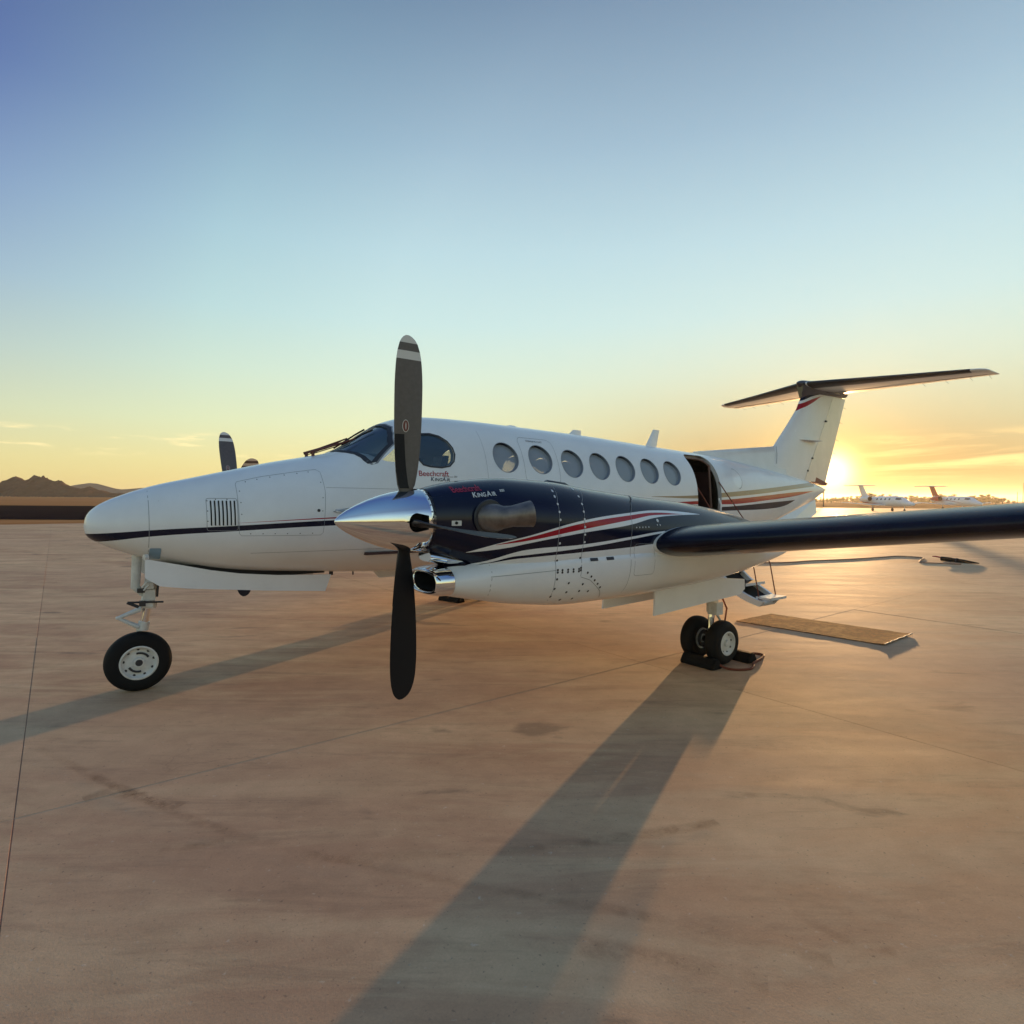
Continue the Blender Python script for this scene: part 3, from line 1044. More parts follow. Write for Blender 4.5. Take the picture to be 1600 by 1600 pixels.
# ---- airstair door hanging open
def make_stairs():
    L, hinge, end = 1.44, Vector((0, -.74, 1.25)), Vector((0, -1.78, .30))
    ax = (end - hinge).normalized()
    nrm = Vector((0, ax.z, -ax.y))           # towards the ground / outside of the door
    if nrm.z > 0:
        nrm = -nrm
    L = (end - hinge).length
    def P(x, u, w):
        return Vector((x, 0, 0)) + hinge + ax * (u * L) + nrm * w
    x0, x1 = 7.80, 8.42
    g = Geo()
    rows = []
    for u in np.linspace(0, 1, 13):
        sag = .17 * math.sin(math.pi * min(1, u * .98 + .02)) + .02
        k = .10 * max(0, (u - .8) / .2) ** 2
        rows.append([P(x0 + k, u, sag - .10), P(x0 + k, u, sag), P(x1 - k, u, sag), P(x1 - k, u, sag - .10), P(x1 - k - .05, u, sag - .10), P(x1 - k - .05, u, sag - .03), P(x0 + k + .05, u, sag - .03), P(x0 + k + .05, u, sag - .10)])
    g.add(*loft(rows))
    d = g.obj('airstair_door', M['white'], plane, angle=40)
    tag(d, 'open airstair door hanging down')
    for u in (.22, .46, .70, .97):
        g = Geo()
        sag = .17 * math.sin(math.pi * u)
        c = P((x0 + x1) / 2, u, sag - .13)
        g.box(c, (x1 - x0 - (.12 if u < .9 else .2), .22, .03))
        g.obj('step', M['black'] if u < .9 else M['white'], d, smooth=False)
        g = Geo()
        g.box(c + Vector((0, -.112, 0)), (x1 - x0 - (.12 if u < .9 else .2), .012, .038))
        g.obj('step_nosing', M['gear_white'], d, smooth=False)
    g = Geo()
    rows = []
    for u in np.linspace(.03, .93, 10):
        sag = .17 * math.sin(math.pi * min(1, u * .98 + .02)) + .02
        k = .10 * max(0, (u - .8) / .2) ** 2
        rows.append([P(x0 + k + .052, u, sag - .034), P(x1 - k - .052, u, sag - .034)])
    g.add([q for r_ in rows for q in r_], [(2 * i, 2 * i + 1, 2 * i + 3, 2 * i + 2) for i in range(9)])
    g.obj('stair_lining', M['black'], d)
    for xa, xb, za in ((8.43, 8.34, 2.12), (7.80, 7.90, 2.02)):
        a = PORT.at(xa, za, -.01)
        b = P(xb, .96, -.05)
        g = Geo()
        mids = [(8.453, -1.10, 1.585), (8.481, -1.42, 1.148), (8.42, -1.62, .872)] if xa > 8 else [(7.86, -1.10, 1.50), (7.97, -1.42, 1.08), (7.995, -1.62, .822)]
        g.tube([a] + [Vector(q) for q in mids] + [b], .009, 8)
        g.obj('support_cable', M['orange_cord'], d)
    return d


make_stairs()

# ---- wings
def build_wing(side):
    rings = [wing_ring(s, side) for s in lerp_stations(WING, 4)]
    # upswept tip
    y, le, z, c, t, inc = WING[-1]
    for k, (dy, dz, dx, sc) in enumerate(((.12, .05, .05, .93), (.20, .18, .16, .78), (.26, .42, .38, .55), (.30, .62, .58, .32))):
        ring = wing_ring((y + dy, le + dx, z + dz, c * sc, .10, inc), side)
        cx = sum(p[1] for p in ring) / len(ring)
        zm = sum(p[2] for p in ring) / len(ring)
        if k > 0:
            ring = [(p[0], cx + side * -(p[2] - zm), zm + (p[2] - zm) * .3) for p in ring]
        rings.append(ring)
    w = mesh_obj('wing', *loft(rings), M['wing_white'], plane, True, None, 40)
    # rubber de-icing boot on the leading edge
    n = 22
    lo_i, hi_i = 15, 28          # loop indices: over the nose, top to bottom
    S = [s for s in lerp_stations(WING, 4) if s[0] >= 3.0 and s[0] <= 8.5]
    br = []
    for i, s in enumerate(S):
        grow = .006 if 0 < i < len(S) - 1 else .001
        y, le, z, c, t, inc = s
        a = math.radians(inc)
        row = []
        for (u, wv) in airfoil(44, t)[31:57]:
            X, Z = u * c, wv * c
            nx, nz = X - .05 * c, Z * 1.0
            if X > .05 * c:
                nx = 0
            m_ = math.hypot(nx, nz) or 1
            X += nx / m_ * grow
            Z += nz / m_ * grow
            row.append((le + X * math.cos(a) + Z * math.sin(a), side * y, z - X * math.sin(a) + Z * math.cos(a)))
        br.append(row)
    v = [p for r in br for p in r]
    k = len(br[0])
    f = [(i * k + j, i * k + j + 1, (i + 1) * k + j + 1, (i + 1) * k + j) for i in range(len(br) - 1) for j in range(k - 1)]
    b = mesh_obj('deicing_boot', v, f, M['boot'], w)
    # flap and aileron gaps under the wing
    return w


build_wing(-1)
build_wing(1)

# ---- engine nacelles
NAC_BANDS = [
    (None, [(1.9, .8), (2.06, 1.12), (2.13, 1.30), (2.46, 1.338), (2.647, 1.367), (2.753, 1.374), (3.293, 1.396), (3.848, 1.415), (4.151, 1.431), (5.0, 1.42), (7.2, 1.30)], NAVY),
    ([(2.27, 1.320), (2.452, 1.362), (2.632, 1.416), (2.737, 1.436), (3.282, 1.46), (3.839, 1.505), (4.146, 1.535), (4.3, 1.545)],
     [(2.27, 1.318), (2.463, 1.344), (2.641, 1.388), (2.748, 1.396), (3.286, 1.431), (3.84, 1.483), (4.146, 1.515), (4.3, 1.53)], WHITE),
    ([(2.279, 1.434), (2.416, 1.474), (2.613, 1.519), (2.722, 1.540), (3.277, 1.654), (3.889, 1.714), (4.242, 1.731), (4.6, 1.718), (4.953, 1.687)],
     [(2.279, 1.432), (2.416, 1.442), (2.622, 1.466), (2.729, 1.484), (3.274, 1.555), (3.845, 1.61), (4.187, 1.664), (4.6, 1.684), (4.953, 1.686)], WHITE),
    ([(2.488, 1.487), (2.723, 1.528), (3.275, 1.633), (3.876, 1.692), (4.221, 1.711), (4.653, 1.692)],
     [(2.488, 1.484), (2.726, 1.506), (3.274, 1.583), (3.858, 1.652), (4.204, 1.689), (4.653, 1.691)], RED)]
M['nacelle'] = livery('navy cowling with white and red stripes', NAC_BANDS, x_range=(1.9, 7.2), rough=.2)


def build_nacelle(side):
    uv, uf, lv, lf = nacelle_geo(side)
    nac = mesh_obj('engine_nacelle', list(uv) + list(lv), list(uf) + [tuple(i + len(uv) for i in f) for f in lf], M['nacelle'], plane, True, None, 50)
    SK = Skin(list(uv) + list(lv), list(uf) + [tuple(i + len(uv) for i in f) for f in lf], side * NY, side)
    cy = side * NY
    # chin air intake: polished lip round a dark duct
    def oval(x, hw, z0, z1, e=2.6, n=40):
        zc, hz = (z0 + z1) / 2, (z1 - z0) / 2
        return [(x, cy + hw * math.copysign(abs(math.cos(t)) ** (2 / e), math.cos(t)), zc + hz * math.copysign(abs(math.sin(t)) ** (2 / e), math.sin(t)))
                for t in [2 * math.pi * k / n for k in range(n)]]
    rings = [oval(2.18, .246, 1.098, 1.325), oval(2.13, .244, 1.100, 1.322), oval(2.075, .236, 1.110, 1.314), oval(2.045, .226, 1.120, 1.304), oval(2.035, .214, 1.132, 1.292),
             oval(2.045, .204, 1.142, 1.282), oval(2.08, .198, 1.147, 1.277)]
    v, f = loft(rings, cap=False)
    mesh_obj('intake_lip', v, f, M['chrome'], nac)
    v, f = loft([oval(2.08, .198, 1.147, 1.277), oval(2.6, .18, 1.15, 1.27)], cap=False)
    f.append(tuple(40 + k for k in range(40)))
    mesh_obj('intake_duct', v, f, M['black'], nac)
    # small polished scoop fairing between spinner and intake
    g = Geo()
    g.add(*loft([oval(2.06, .10, 1.36, 1.44, 2.2, 20), oval(2.20, .15, 1.325, 1.42, 2.2, 20), oval(2.34, .16, 1.31, 1.40, 2.2, 20)]))
    g.obj('intake_fairing', M['chrome'], nac)
    # exhaust stacks on both sides
    for q in (-1, 1):
        c = cy + q * .36
        path = [(2.40, c - q * .08, 1.69), (2.42, c + q * .01, 1.692), (2.44, c + q * .055, 1.694), (2.475, c + q * .085, 1.697), (2.53, c + q * .105, 1.704), (2.59, c + q * .125, 1.712), (2.67, c + q * .15, 1.722)]
        g = Geo()
        g.tube(path, [.102, .102, .098, .082, .078, .087, .098], 24, cap=False)
        g.tube([path[-1], path[-2]], [.092, .080], 24, mi=1, cap=False)
        g.add([Vector(path[-2]) + Vector((0, .081 * math.cos(a), .081 * math.sin(a))) for a in np.arange(0, 6.28, .4)], [tuple(range(16))], 1)
        g.obj('exhaust_stack', [M['exhaust'], M['black']], nac)
        g = Geo()
        g.lathe([(0, .135), (.012, .13), (.014, .10)], (2.42, c - q * .03, 1.692), (0, q, 0), 28)
        g.obj('exhaust_collar', M['dark'], nac)
    # seams and fasteners on the outer side
    if side < 0:
        seam_obj('cowling_seam', SK, [[(3.14, 1.965), (3.06, 1.80), (3.04, 1.6), (3.035, 1.3), (3.04, 1.15), (3.06, 1.0)], [(3.45, 1.935), (3.33, 1.80), (3.30, 1.6), (3.29, 1.2)],
                                      [(4.14, 1.87), (3.98, 1.80), (3.88, 1.70), (3.85, 1.5), (3.85, 1.18), (3.86, 1.0)], [(3.29, 1.195), (3.40, 1.16), (3.56, 1.05), (3.62, .98)], [(2.46, 1.245), (3.04, 1.262)],
                                      [(2.48, 1.33), (2.46, 1.18), (2.48, 1.06)]], .004, M['seam'], nac)
        seam_obj('cowling_edge', SK, [[(3.12, 1.962), (3.075, 1.90), (3.055, 1.84)]], .016, M['rivet_light'], nac)
        seam_obj('cowling_gap', SK, [[(4.135, 1.868), (3.98, 1.805), (3.90, 1.73)]], .010, M['black'], nac)
        seam_obj('inspection_hatch', SK, [rounded(3.90, 4.16, 1.16, 1.44, .03)], .003, M['seam'], nac, closed=True)
        g = Geo()
        SK.dots(g, [(3.055 + .03 * max(0, z - 1.7), z) for z in np.arange(1.48, 1.90, .062)] + [(3.31 + .12 * max(0, z - 1.68), z) for z in np.arange(1.48, 1.92, .062)], .010)
        SK.dots(g, [(3.92 + k * .04, 1.585) for k in range(5)] + [(4.20, 1.60), (4.24, 1.60)], .007)
        SK.dots(g, [(4.22, 1.64)], .016)
        tag(g.obj('bright_fasteners', M['rivet_light'], nac, angle=None), kind='stuff')
        g = Geo()
        dd = [(3.055, z) for z in (1.34, 1.265, 1.245, 1.19, 1.11, 1.04)] + [(3.285, z) for z in (1.35, 1.27, 1.25)]
        dd += [(3.10 + k * .055, 1.262) for k in range(4)] + [(3.10 + k * .055, 1.243) for k in range(4)]
        dd += [(3.36 + k * .045, 1.225 - k * .035) for k in range(5)] + [(3.18, 1.15), (3.19, 1.07), (3.33, 1.13), (3.32, 1.07), (3.42, 1.06), (3.30, 1.0), (3.18, 1.0)]
        SK.dots(g, dd, .010)
        tag(g.obj('dark_fasteners', M['rivet_dark'], nac, angle=None), kind='stuff')
        for x in (3.385, 3.565):
            g = Geo()
            SK.patch(g, rounded(x, x + .085, 1.317, 1.342, .003, 2), .003)
            d = g.obj('vent_slot', M['rivet_dark'], nac, angle=None)
        g = Geo()
        SK.patch(g, rounded(2.135, 2.205, 1.635, 1.672, .003, 2), .003)
        pl = g.obj('data_plate', M['gear_white'], nac, angle=None)
        g = Geo()
        SK.dots(g, [(2.168, 1.655)], .012, .005)
        g.obj('plate_mark', M['black'], pl, angle=None)
        # lettering
        g = Geo()
        SK.text(g, 'Beechcraft', 2.185, 1.872, .062, slope=.08, xscale=.85, bold=.001)
        g.obj('lettering', simple('dull red lettering', (.34, .02, .05), .4), nac, smooth=False)
        g = Geo()
        for t_, x_, s_ in (('K', 2.318, .052), ('ING', 2.356, .041), ('A', 2.436, .052), ('IR', 2.478, .041)):
            SK.text(g, t_, x_, 1.838 + (x_ - 2.318) * .08, s_, slope=.08, shear=.2, bold=.001)
        SK.text(g, '350', 2.555, 1.882, .024, slope=.08, shear=.2, bold=.0008, xscale=1.2)
        g.obj('lettering', M['blade_white'], nac, smooth=False)
        g = Geo()
        g.tube([(2.26, -2.64, 1.938), (2.31, -2.64, 1.95), (2.37, -2.64, 1.958)], [.010, .016, .010], 12)
        g.obj('top_vent', M['dark'], nac)
        g = Geo()
        g.tube([(3.30, -2.35, 1.93), (3.45, -2.35, 1.96), (3.65, -2.35, 1.945), (3.78, -2.35, 1.91)], [.02, .045, .04, .02], 12)
        g.obj('top_vent', M['dark'], nac)
    return nac


build_nacelle(-1)
build_nacelle(1)

# ---- propellers
def blade_geo(direction):
    """blade along +Z from the hub, feathered: chord along X (leading edge towards -X)"""
    R = 1.334
    st_ = [(.10, .062, .062, 0, .0), (.20, .085, .060, 0, .0), (.26, .128, .050, 22, .0), (.34, .154, .040, 19, .004), (.45, .177, .030, 14, .006), (.60, .198, .023, 10, .008), (.80, .213, .018, 5, .008), (.98, .218, .014, 2, .008),
           (1.12, .207, .012, 0, .006), (1.22, .180, .010, -1, .004), (1.275, .145, .008, -1, .002), (1.305, .108, .006, -1, 0), (1.322, .070, .005, -1, 0), (1.333, .026, .003, -1, 0)]
    # finer rows so the tip bands fall on edges
    rs = sorted(set([s[0] for s in st_] + [1.334 - .055, 1.334 - .112, 1.334 - .172, .40, .52, .70, .90, 1.05, 1.18]))
    c_ = pchip([s[0] for s in st_], [s[1] for s in st_])
    t_ = pchip([s[0] for s in st_], [s[2] for s in st_])
    a_ = pchip([s[0] for s in st_], [s[3] for s in st_])
    n = 10
    rings, mats = [], []
    for r in rs:
        c, t, tw = float(c_(r)), float(t_(r)), math.radians(float(a_(r)))
        ring = []
        loop = [(0.5 * (1 - math.cos(math.pi * i / n)), 1) for i in range(n + 1)] + [(0.5 * (1 - math.cos(math.pi * i / n)), -1) for i in range(n - 1, 0, -1)]
        rd = max(0.0, min(1.0, (.27 - r) / .08))
        for u, s in loop:
            h = math.sqrt(max(0, u * (1 - u))) * 2 * (1 - .45 * u * (1 - rd))
            X = (u - .42) * c
            Y = s * h * t * .5 * (1.15 if s > 0 else .75)
            ring.append((X * math.cos(tw) - Y * math.sin(tw), X * math.sin(tw) + Y * math.cos(tw), r))
        rings.append(ring)
    v, f = loft(rings)
    k = len(rings[0])
    fm = []
    for i in range(len(rings) - 1):
        rm = (rs[i] + rs[i + 1]) / 2
        for j in range(k):
            front = (j < n)         # +Y side
            if not front:
                fm.append(1)
            elif rm > 1.334 - .055 or (1.334 - .172 < rm < 1.334 - .112):
                fm.append(2)
            else:
                fm.append(0)
    fm += [1, 2]
    return v, f, fm, rs


def build_prop(xp, y, z, roll, name='propeller'):
    p = empty(name, (xp, y, z), plane)
    p.rotation_euler = (roll, 0, 0)
    prof = [(-.515, .0), (-.513, .008), (-.504, .021), (-.482, .042), (-.435, .075), (-.37, .110), (-.29, .147), (-.195, .182), (-.10, .208), (0, .225), (.09, .233), (.14, .236), (.142, .20)]
    g = Geo()
    g.lathe(prof, (0, 0, 0), (1, 0, 0), 64)
    me = raw_mesh(g.v, g.f)
    # solid spinner, then round blade openings cut into it
    g2 = Geo()
    g2.add(*loft([[(0.141, .2 * math.cos(a), .2 * math.sin(a)) for a in np.linspace(0, 2 * math.pi, 64, endpoint=False)], [(0.1415, .1 * math.cos(a), .1 * math.sin(a)) for a in np.linspace(0, 2 * math.pi, 64, endpoint=False)]]))
    prof_s = prof[:-1] + [(.1405, .0)]
    g = Geo()
    g.lathe(prof_s, (0, 0, 0), (1, 0, 0), 64)
    bm = bmesh.new()
    vs = [bm.verts.new(q) for q in g.v]
    for q in g.f:
        try:
            bm.faces.new([vs[i] for i in q])
        except ValueError:
            pass
    bmesh.ops.remove_doubles(bm, verts=bm.verts, dist=1e-5)
    bmesh.ops.dissolve_degenerate(bm, edges=bm.edges, dist=1e-6)
    bmesh.ops.recalc_face_normals(bm, faces=bm.faces)
    src = bpy.data.meshes.new('spinner_src')
    bm.to_mesh(src)
    bm.free()
    cut = Geo()
    for k in range(4):
        a = k * math.pi / 2
        cyl = [(.0 + .062 * math.cos(t), .068 * math.sin(t)) for t in np.linspace(math.pi / 2, 3 * math.pi / 2, 14)] + [(.085, -.05), (.085, .05)]
        pts = []
        for (u, w) in cyl:
            q = Vector((u, w, .13))
            pts.append(Matrix.Rotation(a, 3, 'X') @ q)
        cut.prism(pts, Matrix.Rotation(a, 3, 'X') @ Vector((0, 0, .2)))
    res = boolean(src, raw_mesh(cut.v, cut.f))
    res.materials.clear()
    res.materials.append(M['chrome'])
    res.materials.append(M['black'])
    smooth_from(res, src, .001)
    sb = BVHTree.FromPolygons([v.co for v in src.vertices], [tuple(q.vertices) for q in src.polygons])
    mi = []
    for q in res.polygons:
        loc, nn, i, d = sb.find_nearest(q.center)
        mi.append(0 if (d < .003 and nn.dot(q.normal) > .5 and q.center.x < .139) else 1)
    res.polygons.foreach_set('material_index', mi)
    res.name = 'spinner'
    so = bpy.data.objects.new('spinner', res)
    link(so, p)
    g = Geo()
    for k in range(28):
        a = 2 * math.pi * (k + .5) / 28
        c = Vector((.115, .236 * math.cos(a), .236 * math.sin(a)))
        g.lathe([(0, .006), (.003, .005), (.0031, .0)], c, (0, math.cos(a), math.sin(a)), 8)
    tag(g.obj('spinner_screws', M['steel'], p), kind='stuff')
    v, f, fm, rs = blade_geo(1)
    for k in range(4):
        R = Matrix.Rotation(k * math.pi / 2, 4, 'X')
        # the painted face of the upright blade looks outboard (-Y)
        vv = [R @ Vector((q[0], -q[1], q[2])) for q in v]
        b = mesh_obj('blade', vv, f, [M['blade_face'], M['blade_back'], M['blade_white']], p, True, fm, 40)
        # rubber boot at the root of the leading edge
        bo = bvh_of([Vector((q[0], -q[1], q[2])) for q in v], f)
        gb = Geo()
        rows = []
        zz = np.linspace(.235, .625, 24)
        for z_ in zz:
            rr = []
            c_ = .5
            xs_ = [q for q in v if True]
            lo = None
            for w in np.linspace(0, 1, 12) ** 1.8:
                # march across the outboard side of the blade near its leading edge
                xl = -.42 * float(np.interp(z_, [.235, .26, .34, .45, .6, .63], [.108, .128, .154, .177, .198, .20]))
                x_ = xl * .96 + w * .066
                loc, nn, i, d = bo.ray_cast(Vector((x_, -1, z_)), Vector((0, 1, 0)))
                if loc is None:
                    loc, nn, i, d = bo.find_nearest(Vector((x_, -.1, z_)))
                rr.append(R @ (loc + Vector((-.001, -.005, 0))))
            rows.append(rr)
        vv = [q for r_ in rows for q in r_]
        ff = [(i * 12 + j, i * 12 + j + 1, (i + 1) * 12 + j + 1, (i + 1) * 12 + j) for i in range(23) for j in range(11)]
        mesh_obj('blade_boot', vv, ff, M['blade_back'], b)
        # small oval emblem: pale ring round a red field
        for rx, rz, lf_, mt in ((.025, .045, .002, M['blade_white']), (.021, .041, .0035, simple('emblem brown red', (.16, .05, .04), .4)), (.003, .026, .005, M['blade_white'])):
            ge = Geo()
            ov = ellipse(-.005, .685, rx, rz, 24)
            pts = []
            for (x_, z_) in ov:
                loc, nn, i, d = bo.ray_cast(Vector((x_, -1, z_)), Vector((0, 1, 0)))
                pts.append(R @ (loc + Vector((0, -lf_, 0))))
            ge.add(pts, [tuple(range(24))])
            ge.obj('blade_emblem', mt, b, angle=None)
    return p


build_prop(1.89, -NY, 1.668, math.radians(2.3))
build_prop(1.74, NY, 1.65, math.radians(-30))

# ---- tail
M['fin'] = livery('fin paint with navy cap', [
    (None, [(11.8, 3.80), (12.0, 3.86), (12.25, 3.92), (12.6, 4.04), (13.0, 4.121), (13.4, 4.15), (14.5, 4.165)], NAVY),
    ([(11.8, 3.72), (12.0, 3.80), (12.2, 3.85), (12.6, 3.98), (12.9, 4.06), (13.05, 4.09)], [(11.8, 3.55), (12.1, 3.71), (12.4, 3.82), (12.7, 3.95), (12.9, 4.05), (13.05, 4.088)], RED)],
    x_range=(10, 14.5), z_range=(1.5, 4.8))
S = lerp_stations(FIN, 4)
HF = .62
fin = mesh_obj('tail_fin', *loft([fin_ring(z, le, te, .085, 0, HF) for z, le, te in S]), M['fin'], plane, True, None, 40)
tag(fin, 'white vertical fin with navy and red cap')
rud = [s for s in S if 2.2 <= s[0] <= 4.15]
g = Geo()
rr = []
for z, le, te in rud:
    zz = z
    rr.append([(x, y, z) for x, y, _ in fin_ring(z, le, te, .085, HF + .006, 1.0)])
g.add(*loft(rr))
g.obj('rudder', M['wing_white'], fin, angle=40)
g = Geo()
for z in (2.45, 2.72, 3.55):
    i = (z - 2.0) / 2.2
    le = np.interp(z, [s[0] for s in FIN], [s[1] for s in FIN])
    te = np.interp(z, [s[0] for s in FIN], [s[2] for s in FIN])
    g.box((le + (te - le) * HF, -.082, z), (.05, .03, .035))
tag(g.obj('rudder_hinges', M['dark'], fin, smooth=False), kind='stuff')
# trim tab fairing at the foot of the rudder
g = Geo()
g.prism([(12.35, -.05, 2.26), (13.28, -.05, 2.15), (13.35, -.05, 2.20), (12.7, -.05, 2.36)], (0, .10, 0))
g.obj('rudder_foot', simple('red brown tab paint', (.25, .08, .05), .5), fin, smooth=False)  # the tab's own red-brown
# thin nav antenna on the fin side
g = Geo()
for sy in (-1, 1):
    g.add([(12.02, sy * .09, 3.08), (12.5, sy * .30, 3.07), (12.62, sy * .30, 3.07), (12.72, sy * .085, 3.07), (12.02, sy * .09, 3.09), (12.5, sy * .30, 3.08), (12.62, sy * .30, 3.08), (12.72, sy * .085, 3.085)],
          [(0, 1, 2, 3), (7, 6, 5, 4), (0, 4, 5, 1), (1, 5, 6, 2), (2, 6, 7, 3), (3, 7, 4, 0)])
g.obj('nav_antenna', M['wing_white'], fin, smooth=False)
# dorsal fillet in front of the fin
rows = []
for x in np.linspace(8.5, 11.5, 16):
    zt = np.interp(x, [8.5, 8.71, 11.24, 11.5], [2.60, 2.672, 2.905, 2.95])
    zb = float(f_top(x)) - .06
    w = .02 + .075 * (x - 8.5) / 3.0
    rows.append([(x, -w * 1.6, zb), (x, -w, zb + (zt - zb) * .35), (x, -w * .75, zb + (zt - zb) * .75), (x, -.018, zt - .008), (x, 0, zt), (x, .018, zt - .008), (x, w * .75, zb + (zt - zb) * .75), (x, w, zb + (zt - zb) * .35), (x, w * 1.6, zb)])
mesh_obj('dorsal_fillet', *loft(rows), M['wing_white'], fin, True, None, 50)
g = Geo()
for sy in (-1, 1):
    g.tube([(11.24, sy * .05, 2.905), (11.22, sy * .085, 2.75), (11.17, sy * .11, 2.55)], .004, 6)
g.obj('fillet_seam', M['seam'], fin)

# tailplane: stations (y, leading edge x, z, chord, thickness)
TP = [(0.0, 12.20, 4.265, 1.95, .09, 0), (.11, 12.27, 4.265, 1.88, .09, 0), (1.5, 12.90, 4.265, 1.29, .09, 0), (2.70, 13.40, 4.265, .86, .085, 0), (2.79, 13.50, 4.265, .76, .07, 0), (2.82, 13.62, 4.265, .62, .03, 0)]


def tp_ring(s, side, a0=0, a1=None):
    y, le, z, c, t, inc = s
    return [(le + u * c, side * y, z + w * c) for u, w in airfoil(18, t, .001)]


rings = [tp_ring(s, -1) for s in TP[::-1]] + [tp_ring(s, 1) for s in TP[1:]]
tail = mesh_obj('tailplane', *loft(rings), M['wing_white'], plane, True, None, 40)
for side in (-1, 1):
    rows = []
    for s in (TP[1], TP[2], (2.60, 13.358, 4.265, .895, .085, 0)):
        y, le, z, c, t, inc = s
        rows.append([(le + u * c - .004, side * y, z + w * c + math.copysign(.004, w) * (1 if u > .001 else 0)) for u, w in airfoil(36, t, .001)[28:46]])
    k = len(rows[0])
    v = [p for r in rows for p in r]
    f = [(i * k + j, i * k + j + 1, (i + 1) * k + j + 1, (i + 1) * k + j) for i in range(2) for j in range(k - 1)]
    mesh_obj('deicing_boot', v, f, M['tail_boot'], tail)
    # elevator seam underneath, horn step and static wicks
    g = Geo()
    for (sa, sb) in ((TP[1], TP[2]), (TP[2], TP[3])):
        pa = (sa[1] + sa[3] * .64, side * sa[0], sa[2] - sa[3] * .030)
        pb = (sb[1] + sb[3] * .64, side * sb[0], sb[2] - sb[3] * .030)
        g.tube([pa, pb], .007, 6)
    g.obj('elevator_gap', M['tail_boot'], tail)
    for y in (1.55, 1.95, 2.35, 2.65):
        te = np.interp(y, [s[0] for s in TP], [s[1] + s[3] for s in TP])
        g = Geo()
        g.tube([(te - .03, side * y, 4.262), (te + .13, side * y, 4.225)], .003, 5)
        g.obj('static_wick', M['dark'], tail)
for z in (2.9, 3.2, 3.6, 3.95):
    te = np.interp(z, [s[0] for s in FIN], [s[2] for s in FIN])
    g = Geo()
    g.tube([(te - .03, 0, z), (te + .14, 0, z - .03)], .003, 5)
    g.obj('static_wick', M['dark'], fin)
g = Geo()
prof = []
for t in np.linspace(0, 1, 20):
    d = 12.06 + t * 2.24
    r = .125 * math.sqrt(max(0, 1 - ((t - .38) / .38) ** 2)) if t < .38 else .125 * (1 - ((t - .38) / .62) ** 1.8) + .002
    prof.append((d - 12.06, max(r, .003)))
g.lathe(prof, (12.06, 0, 4.27), (1, 0, -.03), 24)
g.obj('tail_bullet', simple('bullet fairing paint', (.035, .022, .03), .35, coat=.5), tail)
g = Geo()
g.add(*loft([[(12.22, .02, 3.97), (12.22, -.02, 3.97), (12.8, -.09, 4.10), (14.05, -.06, 4.14), (14.05, .06, 4.14), (12.8, .09, 4.10)], [(12.2, .08, 4.27), (12.2, -.08, 4.27), (12.8, -.15, 4.26), (14.2, -.06, 4.24), (14.2, .06, 4.24), (12.8, .15, 4.26)]]))
g.obj('tail_fairing', M['navy'], tail)

# ventral strakes
for side in (-1, 1):
    g = Geo()
    a = [(10.55, side * .30, 1.36), (12.40, side * .25, 1.84), (12.38, side * .29, 1.56), (11.95, side * .33, 1.42), (11.2, side * .35, 1.36)]
    g.prism(a, (0, side * .015, 0))
    g.obj('ventral_strake', M['white'], plane, smooth=False)


# ---- landing gear
def tyre_rim(parent, x, y, z, R, hw, rr, face, holes):
    g = Geo()
    prof = []
    for t in np.linspace(-1, 1, 15):
        prof.append((hw * math.copysign(abs(t) ** .8, t) * (1.0), None))
    P = []
    for a in np.linspace(-math.pi / 2, math.pi / 2, 21):
        w = hw * math.copysign(abs(math.sin(a)) ** .75, math.sin(a))
        r = rr + (R - rr) * (abs(math.cos(a)) ** .55 if abs(math.cos(a)) > 1e-6 else 0)
        P.append((w, r))
    P2 = [(-hw * .9, rr - .012)] + P + [(hw * .9, rr - .012)]
    g.lathe(P2, (x, y, z), (0, 1, 0), 56)
    ty = g.obj('tyre', M['tyre'], parent, angle=60)
    for gw in (-.45, -.15, .15, .45):
        gg = Geo()
        gg.lathe([(gw * hw - .004, R * .9995 - (R - rr) * (.02 if abs(gw) < .3 else .065)), (gw * hw + .004, R * .9995 - (R - rr) * (.02 if abs(gw) < .3 else .065))], (x, y, z), (0, 1, 0), 56)
        gg.obj('tread_groove', M['black'], ty, angle=None)
    g = Geo()
    q = face
    o = (x, y, z)
    ax = (0, q, 0)
    g.lathe([(hw * .97, rr + .006), (hw * 1.02, rr + .002), (hw * 1.02, rr - .010), (hw * .90, rr - .018), (hw * .62, rr - .03), (hw * .58, rr * .72), (hw * .66, rr * .55), (hw * .70, rr * .30), (hw * .95, rr * .28), (hw * .97, rr * .22), (hw * .9, .0)], o, ax, 48)
    g.lathe([(-hw * .9, rr), (-hw * .6, rr * .6), (-hw * .6, 0)], o, ax, 32)
    rim = g.obj('rim', M['gear_white'], parent, angle=50)
    g = Geo()
    for k in range(holes):  # dark discs stand for the rim's holes, their shade put into the colour
        a = 2 * math.pi * (k + .3) / holes
        c = Vector((x + .80 * rr * math.cos(a), y + q * (hw * .60), z + .80 * rr * math.sin(a)))
        g.lathe([(0, .013), (.008, .011), (.009, 0)], c, ax, 10)
    for a0 in ((.5, 3.6) if rr > .14 else ()):
        pts = [Vector((x + .56 * rr * math.cos(a), y + q * hw * .68, z + .56 * rr * math.sin(a))) for a in np.linspace(a0, a0 + 1.3, 8)]
        g.tube(pts, .011, 6)
    tag(g.obj('dark_rim_holes', M['dark'], rim), kind='stuff')
    g = Geo()
    g.lathe([(hw * .96, rr * .20), (hw * 1.0, rr * .18), (hw * 1.0, rr * .12), (hw * .97, rr * .11), (hw * .97, .0)], o, ax, 20)
    g.obj('axle_cap', M['dark'] if rr > .14 else M['gear_white'], rim)
    return ty


